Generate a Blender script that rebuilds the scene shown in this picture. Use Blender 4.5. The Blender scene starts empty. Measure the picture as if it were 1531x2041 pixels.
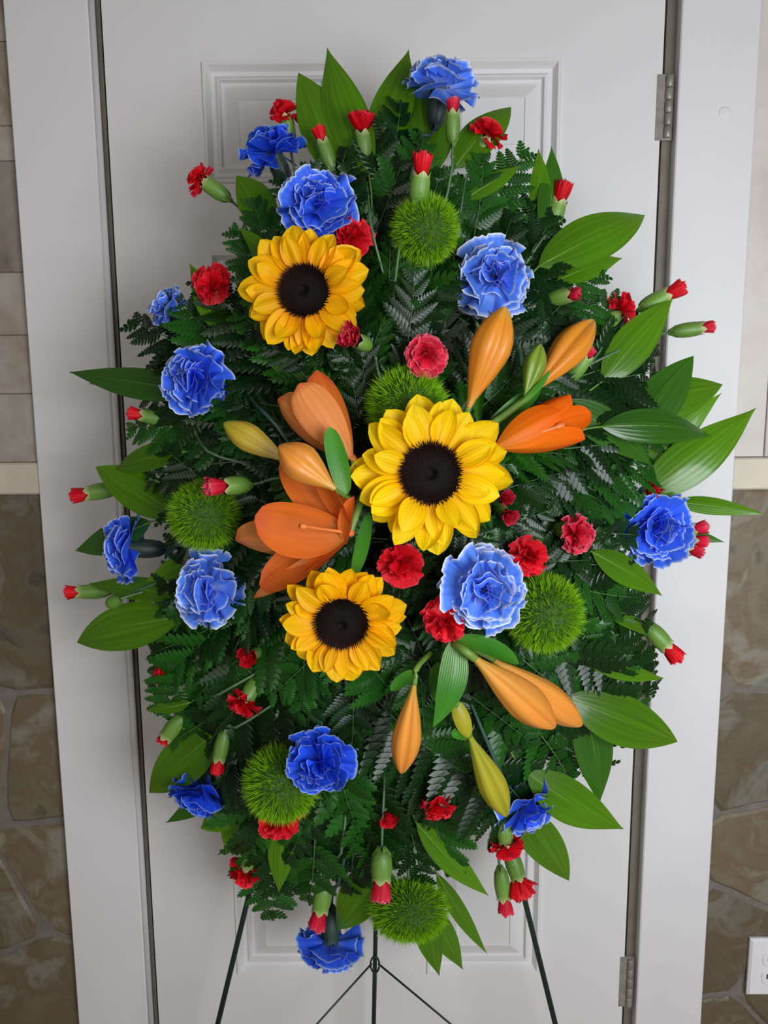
import bpy, math, random
from mathutils import Vector, Matrix
random.seed(7)
rnd = random.uniform
PI = math.pi
scene = bpy.context.scene
col = scene.collection

# ------------------------------------------------------------------ camera
FPX, CX, CY = 1534.0, 765.5, 1020.5
YAW, PITCH, ROLL = -0.00761, 0.14862, -0.00758
CAM = Vector((0.0062, -1.3545, 1.35))
FW = Vector((math.sin(YAW) * math.cos(PITCH), math.cos(YAW) * math.cos(PITCH), -math.sin(PITCH)))
_r = FW.cross(Vector((0, 0, 1))).normalized()
_u = _r.cross(FW)
RT = _r * math.cos(ROLL) + _u * math.sin(ROLL)
UP = _u * math.cos(ROLL) - _r * math.sin(ROLL)
cd = bpy.data.cameras.new('camera')
cam = bpy.data.objects.new('camera', cd)
col.objects.link(cam)
cd.sensor_fit = 'VERTICAL'
cd.sensor_height = 24.0
cd.lens = 24.0 * FPX / 2041.0
cd.clip_start = 0.02
m = Matrix.Identity(4)
for i in range(3):
    m[i][0], m[i][1], m[i][2], m[i][3] = RT[i], UP[i], -FW[i], CAM[i]
cam.matrix_world = m
scene.camera = cam

# ------------------------------------------------------------------ light
w = bpy.data.worlds.new('room_ambient')
scene.world = w
w.use_nodes = True
w.node_tree.nodes['Background'].inputs[0].default_value = (0.90, 0.86, 0.80, 1)
w.node_tree.nodes['Background'].inputs[1].default_value = 0.125
def area(name, loc, target, size, power, colr):
    d = bpy.data.lights.new(name, 'AREA')
    d.shape = 'RECTANGLE'
    d.size, d.size_y = size
    d.energy = power
    d.color = colr
    o = bpy.data.objects.new(name, d)
    col.objects.link(o)
    o.location = loc
    o.rotation_euler = (Vector(target) - Vector(loc)).to_track_quat('-Z', 'Y').to_euler()
    return o
area('window_light', (0.82, -1.72, 1.22), (0.25, 0, 1.05), (0.95, 0.8), 28.5, (0.92, 0.955, 1.0))
area('fill_light', (-0.75, -2.2, 1.5), (-0.3, 0.0, 1.0), (1.0, 1.0), 7, (1.0, 0.94, 0.87))  # added fill light, unseen, lifts the dimmer latch side
vs = scene.view_settings
vs.view_transform = 'Standard'
vs.look = 'None'
vs.exposure = 0.0
vs.gamma = 1.0
vs.use_curve_mapping = False

# ------------------------------------------------------------------ helpers
def P(px, py, Y):
    d = FW + RT * ((px - CX) / FPX) - UP * ((py - CY) / FPX)
    return CAM + d * ((Y - CAM.y) / d.y)
def mpp(p):
    return (p - CAM).dot(FW) / FPX          # metres per photo pixel at a point
def dome(px, py):
    q = ((px - 745) / 600) ** 2 + ((py - 980) / 920) ** 2
    return -0.20 - 0.23 * max(0.0, 1 - q)
def D3(d):
    return Vector((d[0], -d[2], d[1])).normalized()
def lin(r, g, b):
    f = lambda c: (c / 255 / 12.92) if c / 255 <= 0.04045 else ((c / 255 + 0.055) / 1.055) ** 2.4
    return (f(r), f(g), f(b), 1)

def mesh(name, vs_, fs, mat=None, uv=None, smooth=True):
    me = bpy.data.meshes.new(name)
    me.from_pydata([tuple(v) for v in vs_], [], fs)
    if uv:
        l = me.uv_layers.new(name='UVMap')
        idx = [0] * len(me.loops)
        me.loops.foreach_get('vertex_index', idx)
        flat = []
        for i in idx:
            flat += uv[i]
        l.data.foreach_set('uv', flat)
    if smooth:
        me.polygons.foreach_set('use_smooth', [True] * len(me.polygons))
    if mat:
        me.materials.append(mat)
    me.update()
    return me
def ob(name, me, parent=None, M=None, root=None):
    o = bpy.data.objects.new(name, me)
    col.objects.link(o)
    if parent is not None:
        o.parent = parent
    if M is not None:
        o.matrix_local = M
    return o
def tag(o, label=None, cat=None, group=None, kind=None):
    if label: o['label'] = label
    if cat: o['category'] = cat
    if group: o['group'] = group
    if kind: o['kind'] = kind
    return o
def thing(name, loc, label, cat, group=None):
    o = bpy.data.objects.new(name, None)
    o.empty_display_size = 0.02
    col.objects.link(o)
    o.location = loc
    return tag(o, label, cat, group)
def T(v): return Matrix.Translation(v)
def frame(x, zhint, o, s=1.0, sy=None, sz=None):
    x = x.normalized()
    z = (zhint - x * zhint.dot(x))
    if z.length < 1e-5: z = x.orthogonal()
    z.normalize()
    y = z.cross(x)
    sy = s if sy is None else sy
    sz = s if sz is None else sz
    M = Matrix.Identity(4)
    for i in range(3):
        M[i][0], M[i][1], M[i][2], M[i][3] = x[i] * s, y[i] * sy, z[i] * sz, o[i]
    return M
def axis_frame(z, o, s=1.0, spin=0.0):
    z = z.normalized()
    x = z.orthogonal().normalized()
    M = frame(x, z, o, s)
    return M @ Matrix.Rotation(spin, 4, 'Z')
def box_geo(x0, x1, y0, y1, z0, z1, b=0.0):
    if b <= 0:
        v = [(x, y, z) for x in (x0, x1) for y in (y0, y1) for z in (z0, z1)]
        f = [(0, 1, 3, 2), (4, 6, 7, 5), (0, 4, 5, 1), (2, 3, 7, 6), (0, 2, 6, 4), (1, 5, 7, 3)]
        return v, f
    # front edge (y0 side) chamfered
    v = [(x0, y1, z0), (x1, y1, z0), (x1, y1, z1), (x0, y1, z1),
         (x0, y0 + b, z0), (x1, y0 + b, z0), (x1, y0 + b, z1), (x0, y0 + b, z1),
         (x0 + b, y0, z0 + b), (x1 - b, y0, z0 + b), (x1 - b, y0, z1 - b), (x0 + b, y0, z1 - b)]
    f = [(3, 2, 1, 0), (8, 9, 10, 11)]
    for k in range(4):
        n = (k + 1) % 4
        f += [(k, n, 4 + n, 4 + k), (4 + k, 4 + n, 8 + n, 8 + k)]
    return v, f
def box(name, mat, parent, *a, **k):
    v, f = box_geo(*a, **k)
    return ob(name, mesh(name, v, f, mat, smooth=False), parent)
def tube_geo(pts, rad, n=6, cap=True):
    vs_, fs = [], []
    up = Vector((0.31, 0.2, 0.93))
    for i, p in enumerate(pts):
        a = pts[max(0, i - 1)]
        b = pts[min(len(pts) - 1, i + 1)]
        t = (b - a).normalized()
        x = t.cross(up)
        if x.length < 1e-3: x = t.orthogonal()
        x.normalize()
        y = t.cross(x)
        r = rad[i] if isinstance(rad, (list, tuple)) else rad
        for k in range(n):
            c = 2 * PI * k / n
            vs_.append(p + (x * math.cos(c) + y * math.sin(c)) * r)
    for i in range(len(pts) - 1):
        for k in range(n):
            k2 = (k + 1) % n
            fs.append((i * n + k, i * n + k2, (i + 1) * n + k2, (i + 1) * n + k))
    if cap:
        fs.append(tuple(range(n))[::-1])
        fs.append(tuple((len(pts) - 1) * n + k for k in range(n)))
    return vs_, fs
def bez(p0, p1, p2, p3, n=9):
    out = []
    for i in range(n + 1):
        t = i / n
        out.append(p0 * (1 - t) ** 3 + p1 * 3 * t * (1 - t) ** 2 + p2 * 3 * t * t * (1 - t) + p3 * t ** 3)
    return out
def lathe_geo(prof, n=14, lob=None):
    vs_, fs, uv = [], [], []
    for i, (r, z) in enumerate(prof):
        for k in range(n):
            c = 2 * PI * k / n
            rr = r * (lob(c, i / (len(prof) - 1)) if lob else 1)
            vs_.append((rr * math.cos(c), rr * math.sin(c), z))
            uv.append((k / n, i / (len(prof) - 1)))
    for i in range(len(prof) - 1):
        for k in range(n):
            k2 = (k + 1) % n
            fs.append((i * n + k, i * n + k2, (i + 1) * n + k2, (i + 1) * n + k))
    return vs_, fs, uv

# ------------------------------------------------------------------ materials
def nt(name):
    mt = bpy.data.materials.new(name)
    mt.use_nodes = True
    n = mt.node_tree
    b = n.nodes['Principled BSDF']
    return mt, n, b
def node(n, typ, **kw):
    x = n.nodes.new(typ)
    for k, v in kw.items():
        setattr(x, k, v)
    return x
def ramp(n, stops):
    r = n.nodes.new('ShaderNodeValToRGB')
    e = r.color_ramp.elements
    while len(e) < len(stops):
        e.new(0.5)
    for i, (p, c) in enumerate(stops):
        e[i].position = p
        e[i].color = c
    return r
def simple(name, c, rough=0.5, noise=0.0, scale=20, metal=0.0, bump=0.0, spec=0.5):
    mt, n, b = nt(name)
    b.inputs['Roughness'].default_value = rough
    b.inputs['Metallic'].default_value = metal
    b.inputs['Specular IOR Level'].default_value = spec
    tc = node(n, 'ShaderNodeTexCoord')
    ns = node(n, 'ShaderNodeTexNoise')
    ns.inputs['Scale'].default_value = scale
    ns.inputs['Detail'].default_value = 5
    n.links.new(tc.outputs['Object'], ns.inputs['Vector'])
    d = [max(0, x * (1 - noise)) for x in c[:3]] + [1]
    l = [min(1, x * (1 + noise)) for x in c[:3]] + [1]
    r = ramp(n, [(0.3, d), (0.7, l)])
    n.links.new(ns.outputs['Fac'], r.inputs[0])
    n.links.new(r.outputs[0], b.inputs['Base Color'])
    if bump:
        bp = node(n, 'ShaderNodeBump')
        bp.inputs['Strength'].default_value = bump
        bp.inputs['Distance'].default_value = 0.002
        n.links.new(ns.outputs['Fac'], bp.inputs['Height'])
        n.links.new(bp.outputs[0], b.inputs['Normal'])
    return mt
def organ(name, stops, rough=0.45, trans=0.25, axis='Y', streak=0.25, streak_scale=(14, 1.2), wave=0.0, wavescale=9, rand=0.12, spec=0.5, tcol=None, coat=0.0):
    """petal / leaf: colour along the UV length, streaks along it, some light passing through"""
    mt, n, b = nt(name)
    L = n.links
    uv = node(n, 'ShaderNodeUVMap')
    sx = node(n, 'ShaderNodeSeparateXYZ')
    L.new(uv.outputs[0], sx.inputs[0])
    r = ramp(n, stops)
    L.new(sx.outputs[axis], r.inputs[0])
    mp = node(n, 'ShaderNodeMapping')
    mp.inputs['Scale'].default_value = (streak_scale[0], streak_scale[1], 1)
    L.new(uv.outputs[0], mp.inputs[0])
    oi = node(n, 'ShaderNodeObjectInfo')
    ns = node(n, 'ShaderNodeTexNoise', noise_dimensions='4D')
    ns.inputs['Scale'].default_value = 1.0
    ns.inputs['Detail'].default_value = 3
    L.new(mp.outputs[0], ns.inputs['Vector'])
    L.new(oi.outputs['Random'], ns.inputs['W'])
    hs = node(n, 'ShaderNodeHueSaturation')
    mr = node(n, 'ShaderNodeMapRange')
    mr.inputs['From Min'].default_value = 0.25
    mr.inputs['From Max'].default_value = 0.75
    mr.inputs['To Min'].default_value = 1 - streak
    mr.inputs['To Max'].default_value = 1 + streak
    L.new(ns.outputs['Fac'], mr.inputs['Value'])
    m2 = node(n, 'ShaderNodeMapRange')
    m2.inputs['To Min'].default_value = 1 - rand
    m2.inputs['To Max'].default_value = 1 + rand
    L.new(oi.outputs['Random'], m2.inputs['Value'])
    mu = node(n, 'ShaderNodeMath', operation='MULTIPLY')
    L.new(mr.outputs[0], mu.inputs[0])
    L.new(m2.outputs[0], mu.inputs[1])
    L.new(mu.outputs[0], hs.inputs['Value'])
    L.new(r.outputs[0], hs.inputs['Color'])
    L.new(hs.outputs[0], b.inputs['Base Color'])
    b.inputs['Roughness'].default_value = rough
    b.inputs['Specular IOR Level'].default_value = spec
    b.inputs['Coat Weight'].default_value = coat
    b.inputs['Coat Roughness'].default_value = 0.12
    if wave:
        wv = node(n, 'ShaderNodeTexWave', wave_type='BANDS', bands_direction='X')
        wv.inputs['Scale'].default_value = wavescale
        wv.inputs['Distortion'].default_value = 0.6
        L.new(uv.outputs[0], wv.inputs['Vector'])
        bp = node(n, 'ShaderNodeBump')
        bp.inputs['Strength'].default_value = wave
        bp.inputs['Distance'].default_value = 0.001
        L.new(wv.outputs['Fac'], bp.inputs['Height'])
        L.new(bp.outputs[0], b.inputs['Normal'])
    if trans:
        tr = node(n, 'ShaderNodeBsdfTranslucent')
        if tcol:
            tr.inputs[0].default_value = tcol
        else:
            L.new(hs.outputs[0], tr.inputs[0])
        mx = node(n, 'ShaderNodeMixShader')
        mx.inputs[0].default_value = trans
        L.new(b.outputs[0], mx.inputs[1])
        L.new(tr.outputs[0], mx.inputs[2])
        L.new(mx.outputs[0], n.nodes['Material Output'].inputs['Surface'])
    return mt

MAT = {}
MAT['paint'] = simple('white_door_paint', lin(222, 220, 220), 0.48, 0.02, 4, spec=0.35)
MAT['paint2'] = simple('white_trim_paint', lin(222, 220, 221), 0.46, 0.025, 5, spec=0.35)
MAT['jamb'] = simple('taupe_weatherstrip', lin(112, 104, 92), 0.6, 0.12, 30)
MAT['dark'] = simple('gap_shade_paint', lin(38, 34, 30), 0.8, 0.1, 20)  # near-black strips stand in for the shade inside the door gaps
MAT['steel'] = simple('painted_hinge_steel', lin(150, 143, 134), 0.4, 0.2, 60, metal=0.3)
MAT['mortar'] = simple('grey_mortar', lin(112, 106, 98), 0.8, 0.15, 40, bump=0.4)
MAT['rail'] = simple('cream_chair_rail', lin(206, 196, 176), 0.5, 0.08, 14)
MAT['plate'] = simple('white_outlet_plastic', lin(232, 230, 234), 0.35, 0.01, 5)
MAT['slot'] = simple('outlet_slot_dark', lin(40, 38, 40), 0.6)
MAT['floor'] = simple('beige_floor_tile', lin(150, 138, 122), 0.5, 0.12, 6)
MAT['easel'] = simple('dark_green_wire', lin(16, 42, 34), 0.35, 0.15, 40)
MAT['foam'] = simple('green_floral_foam', lin(30, 58, 30), 0.9, 0.25, 60)

def stone_mat(name, cols, scale):
    mt, n, b = nt(name)
    L = n.links
    tc = node(n, 'ShaderNodeTexCoord')
    oi = node(n, 'ShaderNodeObjectInfo')
    ns = node(n, 'ShaderNodeTexNoise', noise_dimensions='4D')
    ns.inputs['Scale'].default_value = scale
    ns.inputs['Detail'].default_value = 8
    ns.inputs['Roughness'].default_value = 0.62
    ns.inputs['Distortion'].default_value = 0.8
    mu = node(n, 'ShaderNodeMath', operation='MULTIPLY')
    mu.inputs[1].default_value = 20
    L.new(oi.outputs['Random'], mu.inputs[0])
    L.new(tc.outputs['Object'], ns.inputs['Vector'])
    L.new(mu.outputs[0], ns.inputs['W'])
    r = ramp(n, [(0.28 + 0.44 * i / (len(cols) - 1), c) for i, c in enumerate(cols)])
    L.new(ns.outputs['Fac'], r.inputs[0])
    hs = node(n, 'ShaderNodeHueSaturation')
    mr = node(n, 'ShaderNodeMapRange')
    mr.inputs['To Min'].default_value = 0.75
    mr.inputs['To Max'].default_value = 1.2
    L.new(oi.outputs['Random'], mr.inputs['Value'])
    L.new(mr.outputs[0], hs.inputs['Value'])
    L.new(r.outputs[0], hs.inputs['Color'])
    L.new(hs.outputs[0], b.inputs['Base Color'])
    b.inputs['Roughness'].default_value = 0.55
    n2 = node(n, 'ShaderNodeTexNoise')
    n2.inputs['Scale'].default_value = scale * 5
    n2.inputs['Detail'].default_value = 6
    L.new(tc.outputs['Object'], n2.inputs['Vector'])
    bp = node(n, 'ShaderNodeBump')
    bp.inputs['Strength'].default_value = 0.5
    bp.inputs['Distance'].default_value = 0.004
    L.new(n2.outputs['Fac'], bp.inputs['Height'])
    L.new(bp.outputs[0], b.inputs['Normal'])
    return mt
MAT['stone'] = stone_mat('slate_flagstone', [lin(78, 72, 58), lin(112, 102, 82), lin(104, 88, 66), lin(128, 122, 108), lin(98, 100, 86)], 9)
MAT['plank'] = stone_mat('marbled_wall_board', [lin(96, 84, 72), lin(140, 128, 114), lin(158, 150, 140), lin(118, 104, 90)], 6)
MAT['panelpale'] = stone_mat('pale_wall_board', [lin(186, 178, 170), lin(196, 190, 184), lin(180, 172, 166)], 5)

W = lin(214, 222, 248)
MAT['blue'] = organ('blue_carnation_petal', [(0.0, lin(150, 176, 246)), (0.3, lin(96, 138, 244)), (0.6, lin(56, 102, 238)), (0.92, lin(60, 108, 240)), (0.965, lin(120, 158, 246)), (0.99, W)], 0.55, 0.22, streak=0.18, streak_scale=(12, 1), rand=0.16, spec=0.22)
MAT['bluepale'] = organ('pale_blue_carnation_petal', [(0.0, lin(222, 230, 250)), (0.4, lin(158, 188, 250)), (0.7, lin(96, 146, 246)), (0.9, lin(86, 138, 244)), (0.955, lin(160, 188, 250)), (0.985, lin(228, 234, 252))], 0.55, 0.22, streak=0.2, streak_scale=(12, 1), rand=0.16, spec=0.22)
MAT['bluedeep'] = organ('deep_blue_carnation_petal', [(0.0, lin(100, 136, 236)), (0.35, lin(56, 104, 234)), (0.6, lin(36, 84, 228)), (0.94, lin(42, 90, 232)), (0.975, lin(100, 140, 240)), (1.0, lin(186, 202, 248))], 0.55, 0.22, streak=0.18, streak_scale=(12, 1), rand=0.16, spec=0.22)
MAT['red'] = organ('red_carnation_petal', [(0.0, lin(190, 10, 22)), (0.6, lin(216, 14, 30)), (0.95, lin(222, 24, 40)), (1.0, lin(232, 66, 82))], 0.5, 0.2, streak=0.25, rand=0.2, spec=0.22)
MAT['redpink'] = organ('pinkish_red_carnation_petal', [(0.0, lin(190, 20, 44)), (0.6, lin(216, 28, 56)), (0.94, lin(224, 50, 78)), (1.0, lin(242, 130, 148))], 0.5, 0.2, streak=0.25, rand=0.16, spec=0.22)
MAT['calyx'] = organ('green_carnation_calyx', [(0.0, lin(72, 104, 44)), (0.45, lin(96, 138, 50)), (0.85, lin(112, 150, 66)), (1.0, lin(178, 178, 120))], 0.45, 0.05, streak=0.15, streak_scale=(24, 1), rand=0.15)
MAT['calyxdark'] = organ('blue_green_calyx', [(0.0, lin(22, 34, 62)), (0.35, lin(34, 52, 52)), (0.8, lin(46, 66, 48)), (1.0, lin(44, 62, 74))], 0.5, 0.0, streak=0.2, streak_scale=(20, 1))
MAT['stem'] = simple('grey_green_stem', lin(84, 118, 82), 0.5, 0.15, 60)
MAT['stemdark'] = simple('blue_green_stem', lin(52, 84, 72), 0.5, 0.2, 60)
MAT['sun'] = organ('sunflower_petal_yellow', [(0.0, lin(246, 176, 2)), (0.35, lin(255, 208, 2)), (1.0, lin(255, 222, 14))], 0.5, 0.3, streak=0.12, streak_scale=(12, 0.8), wave=0.25, wavescale=2.2, rand=0.08, spec=0.22)
MAT['sun2'] = organ('sunflower_petal_shaded', [(0.0, lin(236, 150, 2)), (0.35, lin(252, 186, 2)), (1.0, lin(255, 204, 10))], 0.5, 0.3, streak=0.12, streak_scale=(12, 0.8), wave=0.25, wavescale=2.2, rand=0.08, spec=0.22)  # shaded copy of the yellow: shadow on the flower put into the petal colour
MAT['disc'] = simple('sunflower_disc_black', lin(17, 12, 11), 0.8, 0.4, 300, bump=1.0, spec=0.2)
MAT['floret'] = simple('sunflower_floret_brown', lin(40, 20, 15), 0.8, 0.5, 200, spec=0.2)
ORG = [(0.0, lin(206, 130, 60)), (0.25, lin(226, 118, 44)), (0.8, lin(232, 116, 42)), (1.0, lin(214, 92, 50))]
MAT['lily'] = organ('orange_lily_tepal', ORG, 0.42, 0.25, streak=0.1, streak_scale=(10, 0.8), wave=0.15, wavescale=1.6, rand=0.06, spec=0.22)
MAT['lilybright'] = organ('bright_orange_lily_tepal', [(0.0, lin(226, 128, 30)), (0.4, lin(244, 122, 16)), (1.0, lin(246, 104, 10))], 0.42, 0.25, streak=0.1, streak_scale=(10, 0.8), wave=0.15, wavescale=1.6, rand=0.06, spec=0.22)
MAT['lilyout'] = organ('lily_tepal_outer_peach', [(0.0, lin(214, 140, 70)), (0.5, lin(236, 146, 84)), (0.9, lin(238, 150, 78)), (1.0, lin(206, 90, 60))], 0.42, 0.2, streak=0.14, streak_scale=(12, 0.8), wave=0.2, wavescale=2.0, rand=0.06, spec=0.22)
MAT['bud'] = organ('orange_lily_bud', [(0.0, lin(196, 160, 66)), (0.2, lin(230, 156, 62)), (0.85, lin(240, 150, 58)), (0.97, lin(226, 150, 50)), (1.0, lin(240, 110, 40))], 0.4, 0.08, streak=0.14, streak_scale=(26, 0.9), rand=0.06)
MAT['budamber'] = organ('amber_lily_bud', [(0.0, lin(190, 140, 50)), (0.2, lin(216, 132, 34)), (0.85, lin(222, 140, 36)), (1.0, lin(214, 160, 60))], 0.4, 0.08, streak=0.14, streak_scale=(26, 0.9), rand=0.06)
MAT['budyellow'] = organ('yellow_lily_bud', [(0.0, lin(212, 196, 130)), (0.4, lin(208, 178, 70)), (0.9, lin(196, 176, 40)), (1.0, lin(170, 176, 60))], 0.4, 0.08, streak=0.16, streak_scale=(26, 0.9), rand=0.06)
MAT['budolive'] = organ('olive_lily_bud', [(0.0, lin(150, 160, 50)), (0.5, lin(176, 166, 44)), (1.0, lin(168, 164, 30))], 0.4, 0.08, streak=0.16, streak_scale=(26, 0.9), rand=0.06)
MAT['budgreen'] = organ('green_lily_bud', [(0.0, lin(110, 150, 44)), (0.5, lin(120, 146, 44)), (1.0, lin(136, 170, 50))], 0.4, 0.08, streak=0.16, streak_scale=(20, 0.9), rand=0.06)
MAT['lilyleaf'] = organ('lily_leaf_green', [(0.0, lin(84, 140, 40)), (0.5, lin(58, 128, 34)), (1.0, lin(70, 140, 40))], 0.3, 0.15, streak=0.15, streak_scale=(16, 0.8), wave=0.2, wavescale=4, rand=0.1)
MAT['lilystem'] = simple('lily_stem_green', lin(104, 140, 56), 0.45, 0.15, 50)
MAT['pistil'] = simple('lily_pistil_peach', lin(228, 122, 58), 0.4, 0.08, 80)
LF = [(0.0, lin(78, 126, 14)), (0.5, lin(90, 146, 14)), (1.0, lin(100, 150, 26))]
MAT['leafA'] = organ('glossy_broad_leaf', LF, 0.3, 0.42, streak=0.25, streak_scale=(9, 0.6), wave=0.2, wavescale=2.6, rand=0.18, coat=0.5)
MAT['leafB'] = organ('dark_broad_leaf', [(0.0, lin(44, 94, 20)), (0.5, lin(52, 106, 18)), (1.0, lin(62, 116, 24))], 0.3, 0.25, streak=0.25, streak_scale=(9, 0.6), wave=0.2, wavescale=2.6, rand=0.14, coat=0.6)
MAT['fernA'] = organ('dark_fern_leaflet', [(0.0, lin(12, 43, 9)), (1.0, lin(16, 52, 12))], 0.32, 0.12, streak=0.2, streak_scale=(6, 6), rand=0.3, spec=0.4)
MAT['fernB'] = organ('mid_fern_leaflet', [(0.0, lin(28, 78, 18)), (1.0, lin(34, 90, 22))], 0.33, 0.18, streak=0.2, streak_scale=(6, 6), rand=0.3, spec=0.4)
MAT['fernstem'] = simple('fern_rachis', lin(70, 104, 56), 0.45, 0.2, 60)
MAT['ball'] = organ('lime_bristle', [(0.0, lin(80, 132, 10)), (0.5, lin(124, 184, 12)), (1.0, lin(150, 206, 24))], 0.5, 0.3, streak=0.2, rand=0.1)
MAT['ballcore'] = simple('ball_flower_core', lin(50, 86, 18), 0.8, 0.3, 90)

# ------------------------------------------------------------------ structure
S = lambda o: tag(o, kind='structure')
CFY = -0.016      # casing face
fl = box('floor', MAT['floor'], None, -1.9, 1.9, -3.2, 0.0, -0.05, 0.0); S(fl)

# door: slab with six embossed panels
door = S(tag(bpy.data.objects.new('door_1', None), 'white six-panel door behind the flower spray', 'door'))
col.objects.link(door)
px = [-0.457, -0.298, -0.074, 0.072, 0.292, 0.457]
pz = [0.01, 0.235, 0.80, 0.985, 1.595, 1.705, 1.895, 2.035]
v, f = [], []
for zi in pz:
    for xi in px:
        v.append((xi, 0.0, zi))
n6 = len(px)
for a in range(len(pz) - 1):
    for b in range(len(px) - 1):
        if a in (1, 3, 5) and b in (1, 3):
            continue
        f.append((a * n6 + b, a * n6 + b + 1, (a + 1) * n6 + b + 1, (a + 1) * n6 + b))
k = len(v)
bv, bf = box_geo(-0.457, 0.457, 0.0135, 0.045, 0.01, 2.035)
v += bv
f += [tuple(i + k for i in q) for q in bf]
k2 = len(v)
v += [(-0.457, 0, 0.01), (-0.457, 0.014, 0.01), (-0.457, 0.014, 2.035), (-0.457, 0, 2.035), (0.457, 0, 0.01), (0.457, 0.014, 0.01), (0.457, 0.014, 2.035), (0.457, 0, 2.035)]
f += [(k2, k2 + 1, k2 + 2, k2 + 3), (k2 + 7, k2 + 6, k2 + 5, k2 + 4)]
ob('slab', mesh('slab', v, f, MAT['paint'], smooth=False), door)
prof = [(0.0, 0.0), (0.0015, -0.0045), (0.006, -0.0045), (0.009, 0.001), (0.013, 0.0085), (0.019, 0.009), (0.024, 0.004), (0.0265, 0.004), (0.0285, 0.0125), (0.034, 0.0125), (0.058, 0.002), (0.0595, 0.004)]
def panel(x0, x1, z0, z1):
    v, f = [], []
    for (d, y) in prof:
        v += [(x0 + d, y, z0 + d), (x1 - d, y, z0 + d), (x1 - d, y, z1 - d), (x0 + d, y, z1 - d)]
    for i in range(len(prof) - 1):
        for q in range(4):
            r = (q + 1) % 4
            f.append((i * 4 + q, i * 4 + r, i * 4 + 4 + r, i * 4 + 4 + q))
    e = (len(prof) - 1) * 4
    f.append((e, e + 1, e + 2, e + 3))
    return ob('door_panel', mesh('door_panel', v, f, MAT['paint'], smooth=False), door)
for a in (1, 3, 5):
    for b in (1, 3):
        panel(px[b], px[b + 1], pz[a], pz[a + 1])
# hinges on the door edge
def hinge(z0, z1):
    hx, hy = 0.468, -0.004
    v, f = box_geo(0.449, 0.476, -0.0015, 0.004, z0 - 0.002, z1 + 0.002)
    h = ob('hinge', mesh('hinge', v, f, MAT['steel'], smooth=False), door)
    g = (z1 - z0) / 5
    for i in range(5):
        z = z0 + i * g
        v, f, uv = lathe_geo([(0.0001, z + 0.0006), (0.0048, z + 0.0006), (0.0058, z + 0.002), (0.0058, z + g - 0.002), (0.0048, z + g - 0.0006), (0.0001, z + g - 0.0006)], 12)
        ob('knuckle', mesh('knuckle', [(x + hx, y + hy, zz) for x, y, zz in v], f, MAT['steel']), h)
hinge(1.768, 1.866)
hinge(0.165, 0.268)

# trim: side casings, jamb strips
def structure(name, label=None):
    o = bpy.data.objects.new(name, None)
    col.objects.link(o)
    S(o)
    if label: o['label'] = label
    return o
tl = structure('trim_1', 'wide white door casing on the latch side')
XL0, XL1 = -0.610, -0.474
box('casing_board', MAT['paint2'], tl, XL0, XL1, CFY, 0.03, 0.0, 2.13, b=0.002)
v, f = tube_geo([Vector((-0.4705, CFY + 0.008, 0.0)), Vector((-0.4705, CFY + 0.008, 2.05))], 0.0058, 10)
ob('edge_bead', mesh('edge_bead', v, f, MAT['paint2']), tl)
box('gap_shade', MAT['dark'], tl, XL1 - 0.002, -0.4565, 0.02, 0.05, 0.0, 2.05)
box('door_stop', MAT['jamb'], tl, -0.4672, -0.4605, 0.002, 0.03, 0.0, 2.05)
tr_ = structure('trim_2', 'wide white door casing on the hinge side')
XR0, XR1 = 0.479, 0.606
box('casing_board', MAT['paint2'], tr_, XR0, XR1, CFY, 0.03, 0.0, 2.13, b=0.002)
box('jamb_strip', MAT['jamb'], tr_, 0.4625, XR0 + 0.001, 0.006, 0.03, 0.0, 2.05)
box('gap_shade', MAT['dark'], tr_, 0.4565, 0.464, 0.022, 0.05, 0.0, 2.05)
pv = P(1445, 226, CFY)
v, f, uv = lathe_geo([(0.0001, 0.0012), (0.0085, 0.0012), (0.0105, 0.0006), (0.011, -0.001)], 20)
ob('nail_plug', mesh('nail_plug', [(pv.x + x, CFY - z, pv.z + y) for x, y, z in v], f, MAT['paint2']), tr_)
tt = structure('trim_3', 'white head casing above the door')
box('head_board', MAT['paint2'], tt, XL0, XR1, CFY, 0.03, 2.05, 2.19, b=0.002)

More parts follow.
